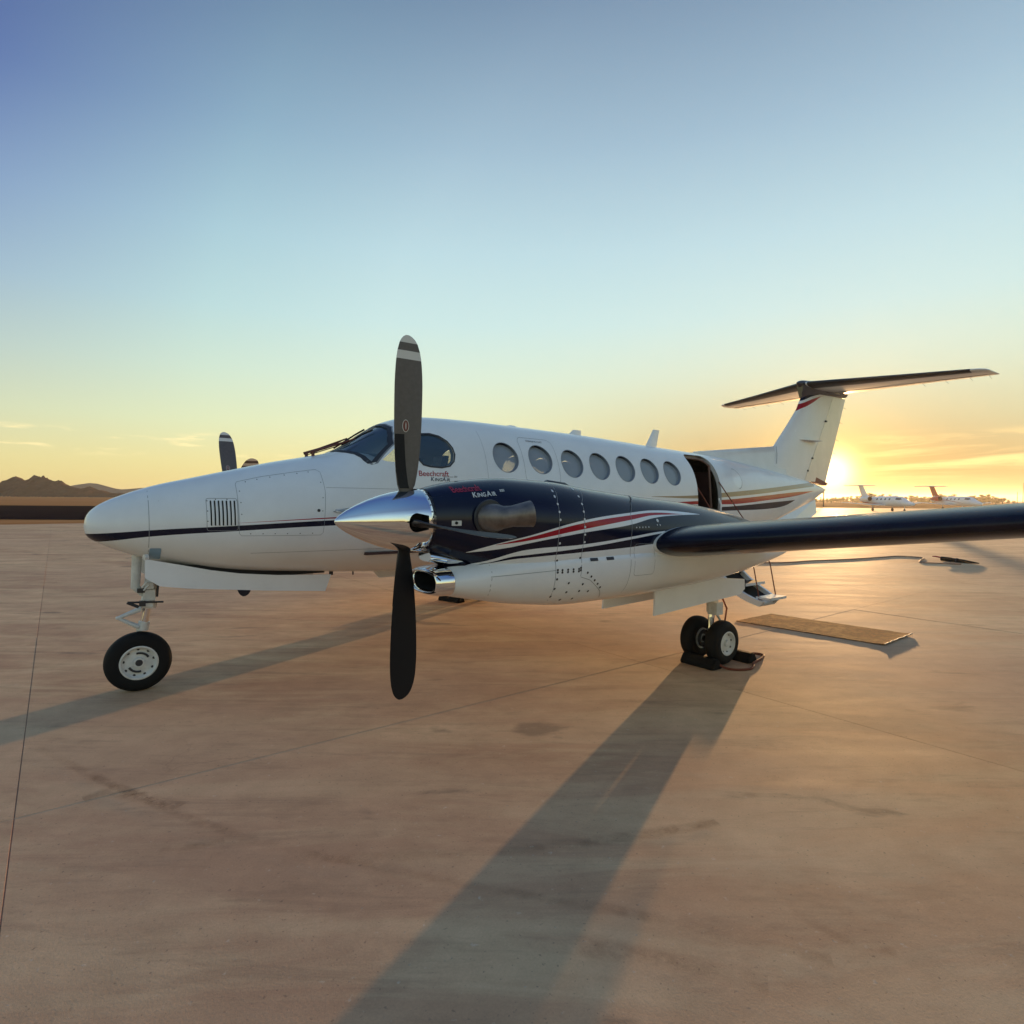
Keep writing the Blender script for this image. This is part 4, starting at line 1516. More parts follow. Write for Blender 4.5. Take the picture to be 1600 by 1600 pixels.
NX = .41
ng = empty('nose_gear', (NX, 0, 0), plane)
IN = Matrix.Translation((-NX, 0, 0))


def local(o, loc):
    o.data.transform(Matrix.Translation((-loc[0], -loc[1], -loc[2])))
    return o


tyre_rim(ng, 0, 0, .275, .277, .085, .155, -1, 9)
g = Geo()
g.tube([(.17, 0, 1.40), (.10, 0, .95), (.075, 0, .80)], [.062, .058, .058], 20)
g.lathe([(0, .066), (.05, .07), (.055, .05)], (.082, 0, .775), (.15, 0, 1), 20)
g.obj('strut_housing', M['gear_white'], ng)
g = Geo()
g.tube([(.077, 0, .80), (.04, 0, .58)], .034, 20)
g.obj('oleo_piston', M['chrome'], ng)
g = Geo()
g.tube([(.05, 0, .645), (.035, 0, .565)], .048, 18)
for sy in (1,):
    g.tube([(.03, sy * .04, .60), (.02, sy * .108, .575), (0, sy * .112, .42), (0, sy * .112, .275)], [.026, .026, .022, .024], 10)
g.obj('fork', M['gear_white'], ng)
g = Geo()
for sy in (-.03, .03):
    g.tube([(.03, sy, .77), (-.16, sy * .5, .70)], [.022, .012], 8)
    g.tube([(-.16, sy * .5, .70), (.0, sy, .60)], [.012, .020], 8)
g.tube([(-.165, -.03, .70), (-.165, .03, .70)], .012, 8)
g.obj('torque_link', M['gear_white'], ng)
g = Geo()
g.tube([(-.08, -.09, .85), (.20, -.09, .83)], .009, 8)
g.tube([(-.09, -.09, .85), (.0, -.085, .80)], .014, 8)
g.box((.03, -.08, .83), (.05, .05, .05)).box((.02, -.07, .95), (.06, .03, .04))
g.tube([(.16, -.06, 1.0), (.15, -.065, .88)], .010, 8)
g.obj('steering_linkage', M['dark'], ng, angle=40)
g = Geo()
g.box((.085, -.062, .90), (.10, .03, .10)).box((.095, -.072, .99), (.05, .03, .06)).box((.07, -.07, .81), (.09, .03, .035))
g.tube([(.03, -.08, .98), (.07, -.085, 1.03)], .01, 6)
g.tube([(.04, -.08, .95), (.085, -.085, 1.0)], .01, 6)
g.obj('strut_bracket', M['gear_white'], ng, angle=40)
g = Geo()
g.tube([(.0, 0, 1.33), (-.02, -.01, .98), (.04, -.02, .90)], [.045, .04, .02], 12)
g.obj('drag_brace', M['gear_white'], ng)
for sy in (-1, 1):
    g = Geo()
    pts = [(.447, 1.262), (.447, 1.09), (.565, 1.005), (.80, .965), (.99, .943), (1.5, .885), (2.09, .829), (2.153, 1.003), (1.6, 1.035), (1.25, 1.075), (.99, 1.125), (.72, 1.195)]
    g.prism([(p[0] - NX, sy * .27, p[1]) for p in pts], (0, sy * .018, 0))
    g.obj('gear_door', M['white'], ng, smooth=False)
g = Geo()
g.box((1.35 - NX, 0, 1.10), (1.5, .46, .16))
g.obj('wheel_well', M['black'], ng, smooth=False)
g = Geo()
PORT.patch(g, rounded(.485, .575, 1.25, 1.36, .012), .003)
local(g.obj('landing_light', simple('pale blue lamp glass', (.25, .38, .52), .15), ng, angle=None), (NX, 0, 0))
g = Geo()
g.lathe([(0, .03), (.03, .028), (.035, 0)], (.47 - NX, -.26, 1.275), (-1, -.4, 0), 14)
g.obj('lamp_bulb', M['blade_white'], ng)


def main_gear(side):
    mx, my = 5.76, side * 2.46
    mg = empty('main_gear', (mx, my, 0), plane)
    for dy, face in ((side * .165, side), (-side * .165, -side)):
        tyre_rim(mg, 0, dy, .241, .243, .082, .130, face, 8)
    g = Geo()
    g.tube([(.07, 0, 1.2), (.05, 0, .75), (.045, 0, .55)], [.075, .068, .06], 18)
    g.box((.05, side * .04, .60), (.12, .12, .14))
    g.obj('strut_housing', M['gear_white'], mg, angle=40)
    g = Geo()
    g.tube([(.045, 0, .56), (.0, 0, .22)], .036, 16)
    g.tube([(0, -.2, .241), (0, .2, .241)], .035, 14)
    g.obj('oleo_piston', M['chrome'], mg)
    g = Geo()
    g.tube([(.10, 0, .56), (.20, 0, .44), (.06, 0, .30)], [.02, .014, .02], 8)
    g.tube([(-.03, side * .04, .50), (-.02, side * .05, .34)], .018, 8)
    g.obj('torque_link', M['gear_white'], mg)
    g = Geo()
    g.tube([(.14, side * .03, .92), (.17, side * .05, .70), (.24, side * .06, .58), (.20, side * .06, .40), (.06, side * .08, .26)], .010, 8)
    g.obj('brake_hose', M['orange_cord'], mg)
    g = Geo()
    for dy in (-.06, .06):
        g.lathe([(-.02, .10), (.02, .10), (.022, .05)], (0, dy, .241), (0, 1, 0), 24)
    g.obj('brake_disc', M['dark'], mg, angle=40)
    # outer door
    yo = side * 2.94
    P = [(4.27, .955), (4.27, .70), (4.9, .72), (5.5, .765), (5.83, .80), (5.83, .95), (5.5, 1.01), (4.9, .99), (4.36, .985), (4.29, .975)]
    return mg


for side in (-1, 1):
    mg = main_gear(side)
    mx, my = 5.76, side * 2.46
    for yo, pts, mt in ((2.60 + .0, [(4.632, .661), (6.10, .745), (6.20, .80), (6.19, .915), (5.6, .975), (4.80, .985), (4.70, .975), (4.645, .945)], M['white']),
                        (2.18, [(4.33, .70), (6.15, .76), (6.19, .95), (5.6, .98), (4.36, .96)], M['white'])):
        g = Geo()
        g.prism([(p[0] - mx, side * yo - my, p[1]) for p in pts], (0, side * .02, 0))
        g.obj('gear_door', mt, mg, smooth=False)
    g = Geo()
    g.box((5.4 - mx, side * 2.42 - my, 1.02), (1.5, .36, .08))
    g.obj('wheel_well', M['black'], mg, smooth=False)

# ------------------------------------------------------------------ things on the ground by the plane
def chock(name_loc, rz, length=.50, label='', group='rubber wheel chocks'):
    g = Geo()
    sec = [(-.085, 0), (.085, 0), (.085, .03), (.035, .108), (-.035, .108), (-.085, .03)]
    g.prism([(p[0], -length / 2, p[1]) for p in sec], (0, length, 0))
    g.prism([(p[0] * .9, -length / 2 - .012, p[1] * .92 + .003) for p in sec], (0, .011, 0))
    o = g.obj('wheel_chock', M['rubber'], None, smooth=False)
    o.location = name_loc
    o.rotation_euler = (0, 0, rz)
    tag(o, label, 'wheel chock', group)
    bv = o.data
    bm = bmesh.new()
    bm.from_mesh(bv)
    bmesh.ops.bevel(bm, geom=bm.edges[:], offset=.008, segments=2, affect='EDGES')
    bm.to_mesh(bv)
    bm.free()
    return o


chock((5.51, -2.53, 0), 0, .42, 'black rubber chock in front of the near twin main wheels')
rear = chock((6.08, -2.56, 0), 0, .48, 'black rubber chock behind the near twin main wheels, rope looped to it')
chock((5.27, 2.52, 0), .25, .50, 'black rubber chock of the far main wheels, seen beyond the near engine intake')


def catmull(pts, n=8):
    P = [Vector(p) for p in pts]
    P = [P[0]] + P + [P[-1]]
    out = []
    for i in range(1, len(P) - 2):
        for k in range(n):
            t = k / n
            a, b, c, d = P[i - 1], P[i], P[i + 1], P[i + 2]
            out.append(.5 * ((2 * b) + (-a + c) * t + (2 * a - 5 * b + 4 * c - d) * t * t + (-a + 3 * b - 3 * c + d) * t ** 3))
    out.append(P[-2])
    return out


g = Geo()
g.tube(catmull([(5.55, -2.74, .05), (5.60, -2.80, .015), (5.66, -2.89, .012), (5.80, -2.95, .012), (5.93, -2.91, .012), (6.05, -2.84, .012), (6.28, -2.79, .012), (6.44, -2.72, .012), (6.44, -2.62, .012), (6.30, -2.60, .03), (6.12, -2.64, .075)]), .013, 8)
o = g.obj('chock_rope', M['orange_cord'], None)
tag(o, 'dark brown rope lying in a loop beside the near main wheel chocks', 'rope')

# brown coir mat at the foot of the stairs
g = Geo()
a, b, c, d = Vector((7.94, -1.375, 0)), Vector((8.90, -1.372, 0)), Vector((9.15, -3.27, 0)), Vector((8.18, -3.32, 0))
nu_, nv_ = 22, 46
v, f = [], []
for layer, h in ((0, .002), (1, .010)):
    for i in range(nv_ + 1):
        t = i / nv_
        for j in range(nu_ + 1):
            s = j / nu_
            p = (a.lerp(b, s)).lerp(d.lerp(c, s), t)
            curl = .008 * max(0, (t - .90) / .10) ** 1.8 + .002 * max(0, (.10 - t) / .10) ** 1.5 * s
            bump = .001 * math.sin(9 * t + 3 * s) ** 2 + (.002 * rng.random() if layer else 0)
            v.append((p.x + .012 * (rng.random() - .5) * (j in (0, nu_)), p.y + .014 * (rng.random() - .5) * (i in (0, nv_)), h + curl + bump * layer))
n1 = (nu_ + 1) * (nv_ + 1)
for i in range(nv_):
    for j in range(nu_):
        q = (i * (nu_ + 1) + j, i * (nu_ + 1) + j + 1, (i + 1) * (nu_ + 1) + j + 1, (i + 1) * (nu_ + 1) + j)
        f.append(q[::-1])
        f.append(tuple(k + n1 for k in q))
ring = [j for j in range(nu_ + 1)] + [(i * (nu_ + 1) + nu_) for i in range(1, nv_ + 1)] + [nv_ * (nu_ + 1) + j for j in range(nu_ - 1, -1, -1)] + [i * (nu_ + 1) for i in range(nv_ - 1, 0, -1)]
for i in range(len(ring)):
    p, q = ring[i], ring[(i + 1) % len(ring)]
    f.append((p, q, q + n1, p + n1))
m, N, out = new_mat('coir mat')
tc = N.n('ShaderNodeTexCoord')
n1_ = N.n('ShaderNodeTexNoise', ins={'Vector': tc.outputs['Object'], 'Scale': 34.0, 'Detail': 5.0, 'Roughness': .8})
n2_ = N.n('ShaderNodeTexNoise', ins={'Vector': tc.outputs['Object'], 'Scale': 2.2, 'Detail': 4.0})
c1 = N.ramp(n1_.outputs[0], [(.4, (.02, .007, .003)), (.62, (.24, .085, .03))])
c2 = N.mix(N.maprange(n2_.outputs[0], .45, .6), c1, (.30, .15, .05))
n3_ = N.n('ShaderNodeTexNoise', ins={'Vector': tc.outputs['Object'], 'Scale': 9.0, 'Detail': 6.0, 'Roughness': .75})
c2 = N.mix(N.maprange(n3_.outputs[0], .46, .60, 0, .8), c2, (.06, .02, .008))
bs = N.n('ShaderNodeBsdfPrincipled', ins={'Base Color': c2, 'Roughness': .95, 'Specular IOR Level': .1})
bp = N.n('ShaderNodeBump', ins={'Height': n1_.outputs[0], 'Strength': 1.0, 'Distance': .006})
N.link(bp.outputs[0], bs.inputs['Normal'])
N.link(bs.outputs[0], out.inputs[0])
mat_ob = mesh_obj('doormat', v, f, m, None, True, None, 40)
tag(mat_ob, 'long brown coir mat with a curled end on the concrete below the open stairs', 'mat')
g = Geo()
pts = [v[n1 + nv_ * (nu_ + 1) + j] for j in range(nu_ + 1)]
g.tube([Vector(p) + Vector((0, 0, .002)) for p in pts], .007, 6)
g.obj('mat_edge', simple('pale mat backing', (.5, .42, .32), .7), mat_ob)

# cord and plug lying on the far concrete
g = Geo()
g.tube(catmull([(14.9, 3.6, .012), (16.30, 2.68, .012), (17.6, 2.45, .012), (19.0, 2.05, .012), (20.6, 1.78, .012), (21.5, 1.62, .012), (21.6, .98, .012), (20.55, .66, .012), (19.95, .42, .012), (20.2, -.10, .012), (20.3, -.45, .03)]), .022, 8)
o = g.obj('power_cord', simple('pale brown cord', (.30, .16, .10), .7), None)
tag(o, 'thin pale cord snaking over the concrete beyond the wing towards the black plug', 'cord')
g = Geo()
A, B = Vector((21.1, .30, .075)), Vector((20.95, -.68, .03))
g.tube([A, A.lerp(B, .25), A.lerp(B, .3), A.lerp(B, .6), A.lerp(B, .8), B], [.065, .07, .06, .055, .036, .014], 14)
pl = g.obj('cable_plug', M['rubber'], None, angle=50)
tag(pl, 'long black tapered plug lying on the concrete at the end of the pale cord', 'cable plug')
g = Geo()
g.tube([A + Vector((.0, .0, .03)), A + Vector((.03, .16, .05)), A + Vector((.0, .24, .05))], [.022, .02, .012], 8)
g.obj('plug_prong', M['red'], pl)
g = Geo()
g.lathe([(-.02, .072), (.02, .072)], A.lerp(B, .42), (B - A), 14)
g.obj('plug_collar', M['dark'], pl)

# ------------------------------------------------------------------ ground
DH = Vector((FWD.x, FWD.y, 0)).normalized()
RH = Vector((DH.y, -DH.x, 0))
C0 = Vector((CAM_POS.x, CAM_POS.y, 0))


def DL(D, L, z=0.0):
    p = C0 + DH * D + RH * L
    return Vector((p.x, p.y, z))


def concrete_mat(name, per_slab):
    m, N, out = new_mat(name)
    geo = N.n('ShaderNodeNewGeometry')
    pos = geo.outputs['Position']
    # broad brushing and dirt drawn out along one direction, patches, fine grain
    turned = N.n('ShaderNodeMapping', ins={'Vector': pos, 'Rotation': (0, 0, math.radians(36))}).outputs[0]

    def streak(sx, sy, scale, detail, rough, off=0.0, dist=.6):
        mp = N.n('ShaderNodeMapping', ins={'Vector': turned, 'Scale': (sx, sy, 1), 'Location': (off, off * .7, off)})
        return N.n('ShaderNodeTexNoise', ins={'Vector': mp.outputs[0], 'Scale': scale, 'Detail': detail, 'Roughness': rough, 'Distortion': dist})
    nA = streak(.5, 1.3, .5, 8.0, .62)
    nB = N.n('ShaderNodeTexNoise', ins={'Vector': pos, 'Scale': .16, 'Detail': 5.0, 'Roughness': .6})
    nC = N.n('ShaderNodeTexNoise', ins={'Vector': pos, 'Scale': 3.2, 'Detail': 9.0, 'Roughness': .7})
    nD = N.n('ShaderNodeTexNoise', ins={'Vector': pos, 'Scale': 90.0, 'Detail': 3.0, 'Roughness': .7})
    nF = streak(.32, 1.5, 1.6, 9.0, .66, 7.0, .8)
    nG = streak(.25, 1.6, 4.2, 8.0, .7, 3.0, .4)
    col = N.mix(N.maprange(nA.outputs[0], .36, .64), (.455, .252, .145), (.69, .465, .27))
    col = N.mix(N.maprange(nF.outputs[0], .46, .66, 0, .75), col, (.75, .545, .32))
    col = N.mix(N.maprange(nB.outputs[0], .40, .62, 0, .55), col, (.51, .315, .20))
    col = N.mix(N.maprange(nG.outputs[0], .52, .68, 0, .40), col, (.29, .18, .115))
    v = N.maprange(nC.outputs[0], .3, .7, .88, 1.10)
    v = N.math('MULTIPLY', v, N.maprange(nD.outputs[0], .3, .7, .93, 1.06))
    # dark spots and scuffs
    nE = streak(.6, 1.5, 1.3, 6.0, .55, 11.0, .3)
    spot = N.maprange(nE.outputs[0], .63, .72, 0, .5, smooth=True)
    col = N.mix(spot, col, (.10, .075, .062))
    # pits of dark aggregate, pale dust specks and thin wandering cracks
    nP = N.n('ShaderNodeTexNoise', ins={'Vector': pos, 'Scale': 46.0, 'Detail': 2.0, 'Roughness': .5})
    col = N.mix(N.maprange(nP.outputs[0], .66, .74, 0, .45), col, (.12, .08, .06))
    nQ = N.n('ShaderNodeTexNoise', ins={'Vector': pos, 'Scale': 23.0, 'Detail': 3.0, 'Roughness': .6})
    col = N.mix(N.maprange(nQ.outputs[0], .66, .76, 0, .4), col, (.80, .70, .55))
    warp = N.n('ShaderNodeTexNoise', ins={'Vector': pos, 'Scale': 1.1, 'Detail': 5.0, 'Roughness': .6})
    wv = N.n('ShaderNodeVectorMath', operation='MULTIPLY_ADD', ins={0: warp.outputs['Color'], 1: (.9, .9, 0), 2: pos})
    vo = N.n('ShaderNodeTexVoronoi', feature='DISTANCE_TO_EDGE', ins={'Vector': wv.outputs[0], 'Scale': .21})
    crack = N.math('MULTIPLY', N.maprange(vo.outputs['Distance'], .0, .0016, 1, 0), N.maprange(nB.outputs[0], .60, .66, 0, .25))
    col = N.mix(crack, col, (.10, .065, .05))
    if per_slab:
        oi = N.n('ShaderNodeObjectInfo')
        v = N.math('MULTIPLY', v, N.maprange(oi.outputs['Random'], 0, 1, .94, 1.05))
    colv = N.n('ShaderNodeVectorMath', operation='SCALE', ins={0: col, 'Scale': v})
    rg = N.maprange(nF.outputs[0], .3, .7, .74, .88)
    b = N.n('ShaderNodeBsdfPrincipled', ins={'Base Color': colv.outputs[0], 'Roughness': rg, 'Specular IOR Level': .25})
    bp = N.n('ShaderNodeBump', ins={'Height': nD.outputs[0], 'Strength': .3, 'Distance': .0015})
    bp2 = N.n('ShaderNodeBump', ins={'Height': nC.outputs[0], 'Strength': .3, 'Distance': .003, 'Normal': bp.outputs[0]})
    N.link(bp2.outputs[0], b.inputs['Normal'])
    N.link(b.outputs[0], out.inputs[0])
    return m


M['slab'] = concrete_mat('weathered concrete slab', True)
M['apron'] = concrete_mat('weathered concrete', False)


def ground_mat(name, c1, c2, scale, rough=.9, stretch=(1, 1, 1), bump=.05):
    m, N, out = new_mat(name)
    geo = N.n('ShaderNodeNewGeometry')
    mp = N.n('ShaderNodeMapping', ins={'Vector': geo.outputs['Position'], 'Rotation': (0, 0, math.radians(36)), 'Scale': stretch})
    nA = N.n('ShaderNodeTexNoise', ins={'Vector': mp.outputs[0], 'Scale': scale, 'Detail': 8.0, 'Roughness': .65})
    col = N.mix(N.maprange(nA.outputs[0], .3, .7), c1, c2)
    b = N.n('ShaderNodeBsdfPrincipled', ins={'Base Color': col, 'Roughness': 1.0, 'Specular IOR Level': 0.0})
    bp = N.n('ShaderNodeBump', ins={'Height': nA.outputs[0], 'Strength': .5, 'Distance': bump})
    N.link(bp.outputs[0], b.inputs['Normal'])
    N.link(b.outputs[0], out.inputs[0])
    return m


M['dry_grass'] = ground_mat('dry grass', (.34, .15, .06), (.58, .29, .12), .08, stretch=(.3, 1.5, 1))
M['burnt'] = ground_mat('dark strip', (.020, .013, .014), (.034, .022, .022), .2)
M['hill'] = ground_mat('hill rock and scrub', (.018, .010, .009), (.085, .045, .034), .16, bump=1.0)
M['mountain'] = ground_mat('far mountain', (.10, .09, .08), (.16, .14, .12), .02, bump=1.0)

# concrete slabs of the apron, each one separate, with recessed joints
SA = math.radians(1.6)
SP = 5.40
ex, ey = Vector((math.cos(SA), math.sin(SA), 0)), Vector((-math.sin(SA), math.cos(SA), 0))
GX, GY = -.40, -2.22
I0, I1, J0, J1 = -5, 9, -4, 8


def slab_xy(i, j):
    return ex * (GX + i * SP) + ey * (GY + j * SP)


apron = tag(mesh_obj('apron', [slab_xy(I0, J0) + Vector((0, 0, -.0045)), slab_xy(I1, J0) + Vector((0, 0, -.0045)), slab_xy(I1, J1) + Vector((0, 0, -.0045)), slab_xy(I0, J1) + Vector((0, 0, -.0045))],
                     [(0, 1, 2, 3)], simple('joint filler', (.31, .19, .12), .9), None, False), kind='structure')
gp = .0015
bm = bmesh.new()
bmesh.ops.create_cube(bm, size=1.0, matrix=Matrix.Diagonal((SP - 2 * .002, SP - 2 * gp, .3, 1)))
bmesh.ops.translate(bm, verts=bm.verts, vec=(0, 0, -.15))
top = [e for e in bm.edges if all(v.co.z > -.01 for v in e.verts)]
bmesh.ops.bevel(bm, geom=top, offset=.002, segments=2, affect='EDGES')
slab_me = bpy.data.meshes.new('concrete_slab')
bm.to_mesh(slab_me)
bm.free()
slab_me.materials.append(M['slab'])
for i in range(I0, I1):
    for j in range(J0, J1):
        o = bpy.data.objects.new('concrete_slab', slab_me)
        c = slab_xy(i + .5, j + .5)
        o.location = (c.x, c.y, .0 + rng.uniform(-.0008, .0008))
        o.rotation_euler = (rng.uniform(-.0002, .0002), rng.uniform(-.0002, .0002), SA)
        link(o, apron)

# pale sealant pressed into the joints that run along the plane
M['sealant'] = simple('pale joint sealant', (.58, .42, .28), .85, noise=.2, scale=3)
for j in range(J0, J1 + 1):
    a, b = slab_xy(I0, j), slab_xy(I1, j)
    g = Geo()
    w = ey * .004
    g.add([a - w + Vector((0, 0, -.0012)), b - w + Vector((0, 0, -.0012)), b + w + Vector((0, 0, -.0012)), a + w + Vector((0, 0, -.0012))], [(0, 1, 2, 3)])
    g.obj('joint_sealant', M['sealant'], apron, smooth=False)

# the rest of the apron as one sheet round the slabs
outer = [DL(-25, -75), DL(36.2, -75), DL(36.2, -10), DL(135, 25), DL(135, 260), DL(-25, 260)]
inn = [slab_xy(I0, J0), slab_xy(I1, J0), slab_xy(I1, J1), slab_xy(I0, J1)]
bm = bmesh.new()
vo = [bm.verts.new((p.x, p.y, -.001)) for p in outer]
vi = [bm.verts.new((p.x, p.y, -.001)) for p in inn]
ed = [bm.edges.new((vo[k], vo[(k + 1) % len(vo)])) for k in range(len(vo))] + [bm.edges.new((vi[k], vi[(k + 1) % 4])) for k in range(4)]
bmesh.ops.triangle_fill(bm, use_beauty=True, use_dissolve=False, edges=ed)
for fc in list(bm.faces):
    c = fc.calc_center_median()
    u, w = c.dot(ex), c.dot(ey)
    if GX + I0 * SP < u < GX + I1 * SP and GY + J0 * SP < w < GY + J1 * SP:
        bm.faces.remove(fc)
bmesh.ops.recalc_face_normals(bm, faces=bm.faces)
for fc in bm.faces:
    if fc.normal.z < 0:
        fc.normal_flip()
me = bpy.data.meshes.new('outer_apron')
bm.to_mesh(me)
bm.free()
me.materials.append(M['apron'])
tag(link(bpy.data.objects.new('outer_apron', me)), kind='structure')


def sheet(name, pts, mat, z):
    o = mesh_obj(name, [(p.x, p.y, z) for p in pts], [tuple(range(len(pts)))], mat, None, False)
    if o.data.polygons[0].normal.z < 0:
        o.data.flip_normals()
    return tag(o, kind='structure')


sheet('ground', [Vector((-3500, -3500, 0)), Vector((3500, -3500, 0)), Vector((3500, 3500, 0)), Vector((-3500, 3500, 0))], M['dry_grass'], -.22)
sheet('dark_field', [DL(49, -400), DL(49, -8), DL(112, -8), DL(112, -400)], M['burnt'], -.19)


def ridge(name, D, L0, L1, prof, depth, mat, seed, rough=.18, n=90, m_=14):
    """a hill with the given skyline (fraction across, height) and rocky relief"""
    r = np.random.default_rng(seed)
    xs, ys = [p[0] for p in prof], [p[1] for p in prof]
    v, f = [], []
    ph = r.uniform(0, 6.28, 12)
    for i in range(n + 1):
        t = i / n
        H = float(np.interp(t, xs, ys))
        for j in range(m_ + 1):
            s = j / m_
            prof_ = (1 - abs(2 * s - 1)) ** .85
            bump = sum(math.sin((k + 2) * 5.1 * t + ph[k] + 3.0 * s * (k % 3)) / (k + 2) for k in range(10)) * rough
            h = H * prof_ * (1 - abs(bump + r.normal(0, .05)) * (0.0 if abs(s - .5) < .04 else 1.0))
            p = DL(D + (s - .5) * depth, L0 + (L1 - L0) * t)
            jag = r.normal(0, 1.0 if abs(s - .5) > .05 else .8) if (H > 2 and rough > .06) else 0
            v.append((p.x, p.y, -.3 + max(0, h + jag * (H / 20))))
    for i in range(n):
        for j in range(m_):
            f.append((i * (m_ + 1) + j, (i + 1) * (m_ + 1) + j, (i + 1) * (m_ + 1) + j + 1, i * (m_ + 1) + j + 1))
    return tag(mesh_obj(name, v, f, mat, None, False), kind='structure')


# rocky hills on the left: skyline read across the picture columns -60 to 225
HD = 620
SK_ = [(-160, 752), (-110, 748), (-70, 757), (-30, 752), (0, 756), (10, 753), (18, 747), (24, 744.5), (28, 746), (34, 751), (40, 753.5), (50, 753), (51.5, 746), (54, 744), (60, 744.3), (70, 745), (75, 748), (82, 752), (86, 751),
       (92, 751.5), (98, 754), (103, 758.5), (108, 759.5), (115, 762), (126, 763.5), (132, 763), (137, 760.5), (142, 761.5), (148, 764), (156, 767), (166, 770), (180, 770.8), (215, 771.3), (330, 773)]


def skyline(D, pts, hor):
    L = [(p[0] - 800) / 926.6 * D for p in pts]
    H = [max(.2, (hor(p[0]) - p[1]) / 926.6 * D + CAM_POS.z + .3) for p in pts]
    L0, L1 = L[0], L[-1]
    return L0, L1, [((l - L0) / (L1 - L0), h) for l, h in zip(L, H)]


hor = lambda px: 773 + px * 10.0 / 1600
L0, L1, prof = skyline(HD, SK_, hor)
ridge('rocky_hill', HD, L0, L1, prof, 90, M['hill'], 3, .10, 220, 14)
SK2 = [(60, 772), (90, 766), (112, 759), (125, 757), (140, 755), (152, 756), (165, 759.5), (180, 763.5), (190, 765), (205, 764), (222, 762.5), (232, 763), (262, 767), (320, 772)]
L0, L1, prof = skyline(1000, SK2, hor)
ridge('far_mountain', 1000, L0, L1, prof, 160, M['mountain'], 5, .04, 90, 10)

# dark rubber marks worn into the concrete
m, N, out = new_mat('rubber mark')
geo = N.n('ShaderNodeNewGeometry')
nz = N.n('ShaderNodeTexNoise', ins={'Vector': geo.outputs['Position'], 'Scale': 7.0, 'Detail': 8.0, 'Roughness': .75})
nz2 = N.n('ShaderNodeTexNoise', ins={'Vector': geo.outputs['Position'], 'Scale': .9, 'Detail': 2.0})
uv = N.n('ShaderNodeUVMap')
su = N.n('ShaderNodeSeparateXYZ', ins={'Vector': uv.outputs[0]})
edge = N.math('MULTIPLY', N.maprange(su.outputs['Y'], 0, .4, 0, 1, True), N.maprange(su.outputs['Y'], .6, 1, 1, 0, True))
fac = N.math('MULTIPLY', N.math('MULTIPLY', N.maprange(nz.outputs[0], .38, .68), N.maprange(nz2.outputs[0], .35, .6, .25, 1)), N.math('MULTIPLY', edge, .42))
tr = N.n('ShaderNodeBsdfTransparent')
df = N.n('ShaderNodeBsdfDiffuse', ins={'Color': (.07, .045, .038, 1)})
mx = N.n('ShaderNodeMixShader', ins={0: fac, 1: tr.outputs[0], 2: df.outputs[0]})
N.link(mx.outputs[0], out.inputs[0])
M['mark'] = m


def rubber_mark(pts, width):
    P = catmull([(p[0], p[1], .004) for p in pts], 10)
    v, f, uvs = [], [], []
    for i, p in enumerate(P):
        t = (P[min(i + 1, len(P) - 1)] - P[max(i - 1, 0)]).normalized()
        nn = Vector((-t.y, t.x, 0)) * width / 2
        v += [p + nn, p - nn]
        if i:
            f.append((2 * i - 2, 2 * i - 1, 2 * i + 1, 2 * i))
    o = mesh_obj('rubber_mark', v, f, M['mark'], None, False)
    ul = o.data.uv_layers.new(name='UVMap')
    for lp in o.data.loops:
        ul.data[lp.index].uv = (lp.vertex_index // 2 / len(P), lp.vertex_index % 2)
    tag(o, kind='structure')


for pts, w in (([(-0.28, -1.124), (0.081, -1.974), (0.221, -2.256), (0.48, -2.816), (0.771, -3.328), (1.183, -3.866), (1.593, -4.38), (1.881, -4.717), (2.143, -5.095), (2.398, -5.448)], 0.1),
               ([(0.789, -3.509), (1.114, -3.708), (1.499, -3.948), (1.938, -4.191), (2.441, -4.403), (2.896, -4.569)], 0.12),
               ([(-0.02, -2.2), (0.125, -2.188), (0.309, -2.432), (0.438, -2.632)], 0.16),
               ([(0.3, -3.063), (0.468, -3.127), (0.589, -3.141)], 0.1),
               ([(1.61, -4.803), (1.877, -5.076), (2.073, -5.368)], 0.14),
               ([(2.561, -5.201), (2.541, -5.379), (2.645, -5.583)], 0.08)):
    rubber_mark(pts, w)

# ------------------------------------------------------------------ trees along the far side
m, N, out = new_mat('foliage')
oi = N.n('ShaderNodeObjectInfo')
nz = N.n('ShaderNodeTexNoise', ins={'Vector': N.n('ShaderNodeNewGeometry').outputs['Position'], 'Scale': .8, 'Detail': 3.0})
col = N.mix(N.maprange(nz.outputs[0], .3, .7), (.035, .045, .018), (.10, .11, .045))
b = N.n('ShaderNodeBsdfPrincipled', ins={'Base Color': col, 'Roughness': .8, 'Specular IOR Level': .2})
tl = N.n('ShaderNodeBsdfTranslucent', ins={'Color': (.22, .20, .07, 1)})
mx = N.n('ShaderNodeMixShader', ins={0: .55, 1: b.outputs[0], 2: tl.outputs[0]})
N.link(mx.outputs[0], out.inputs[0])
M['foliage'] = m
M['bark'] = simple('bark', (.09, .065, .045), .85)


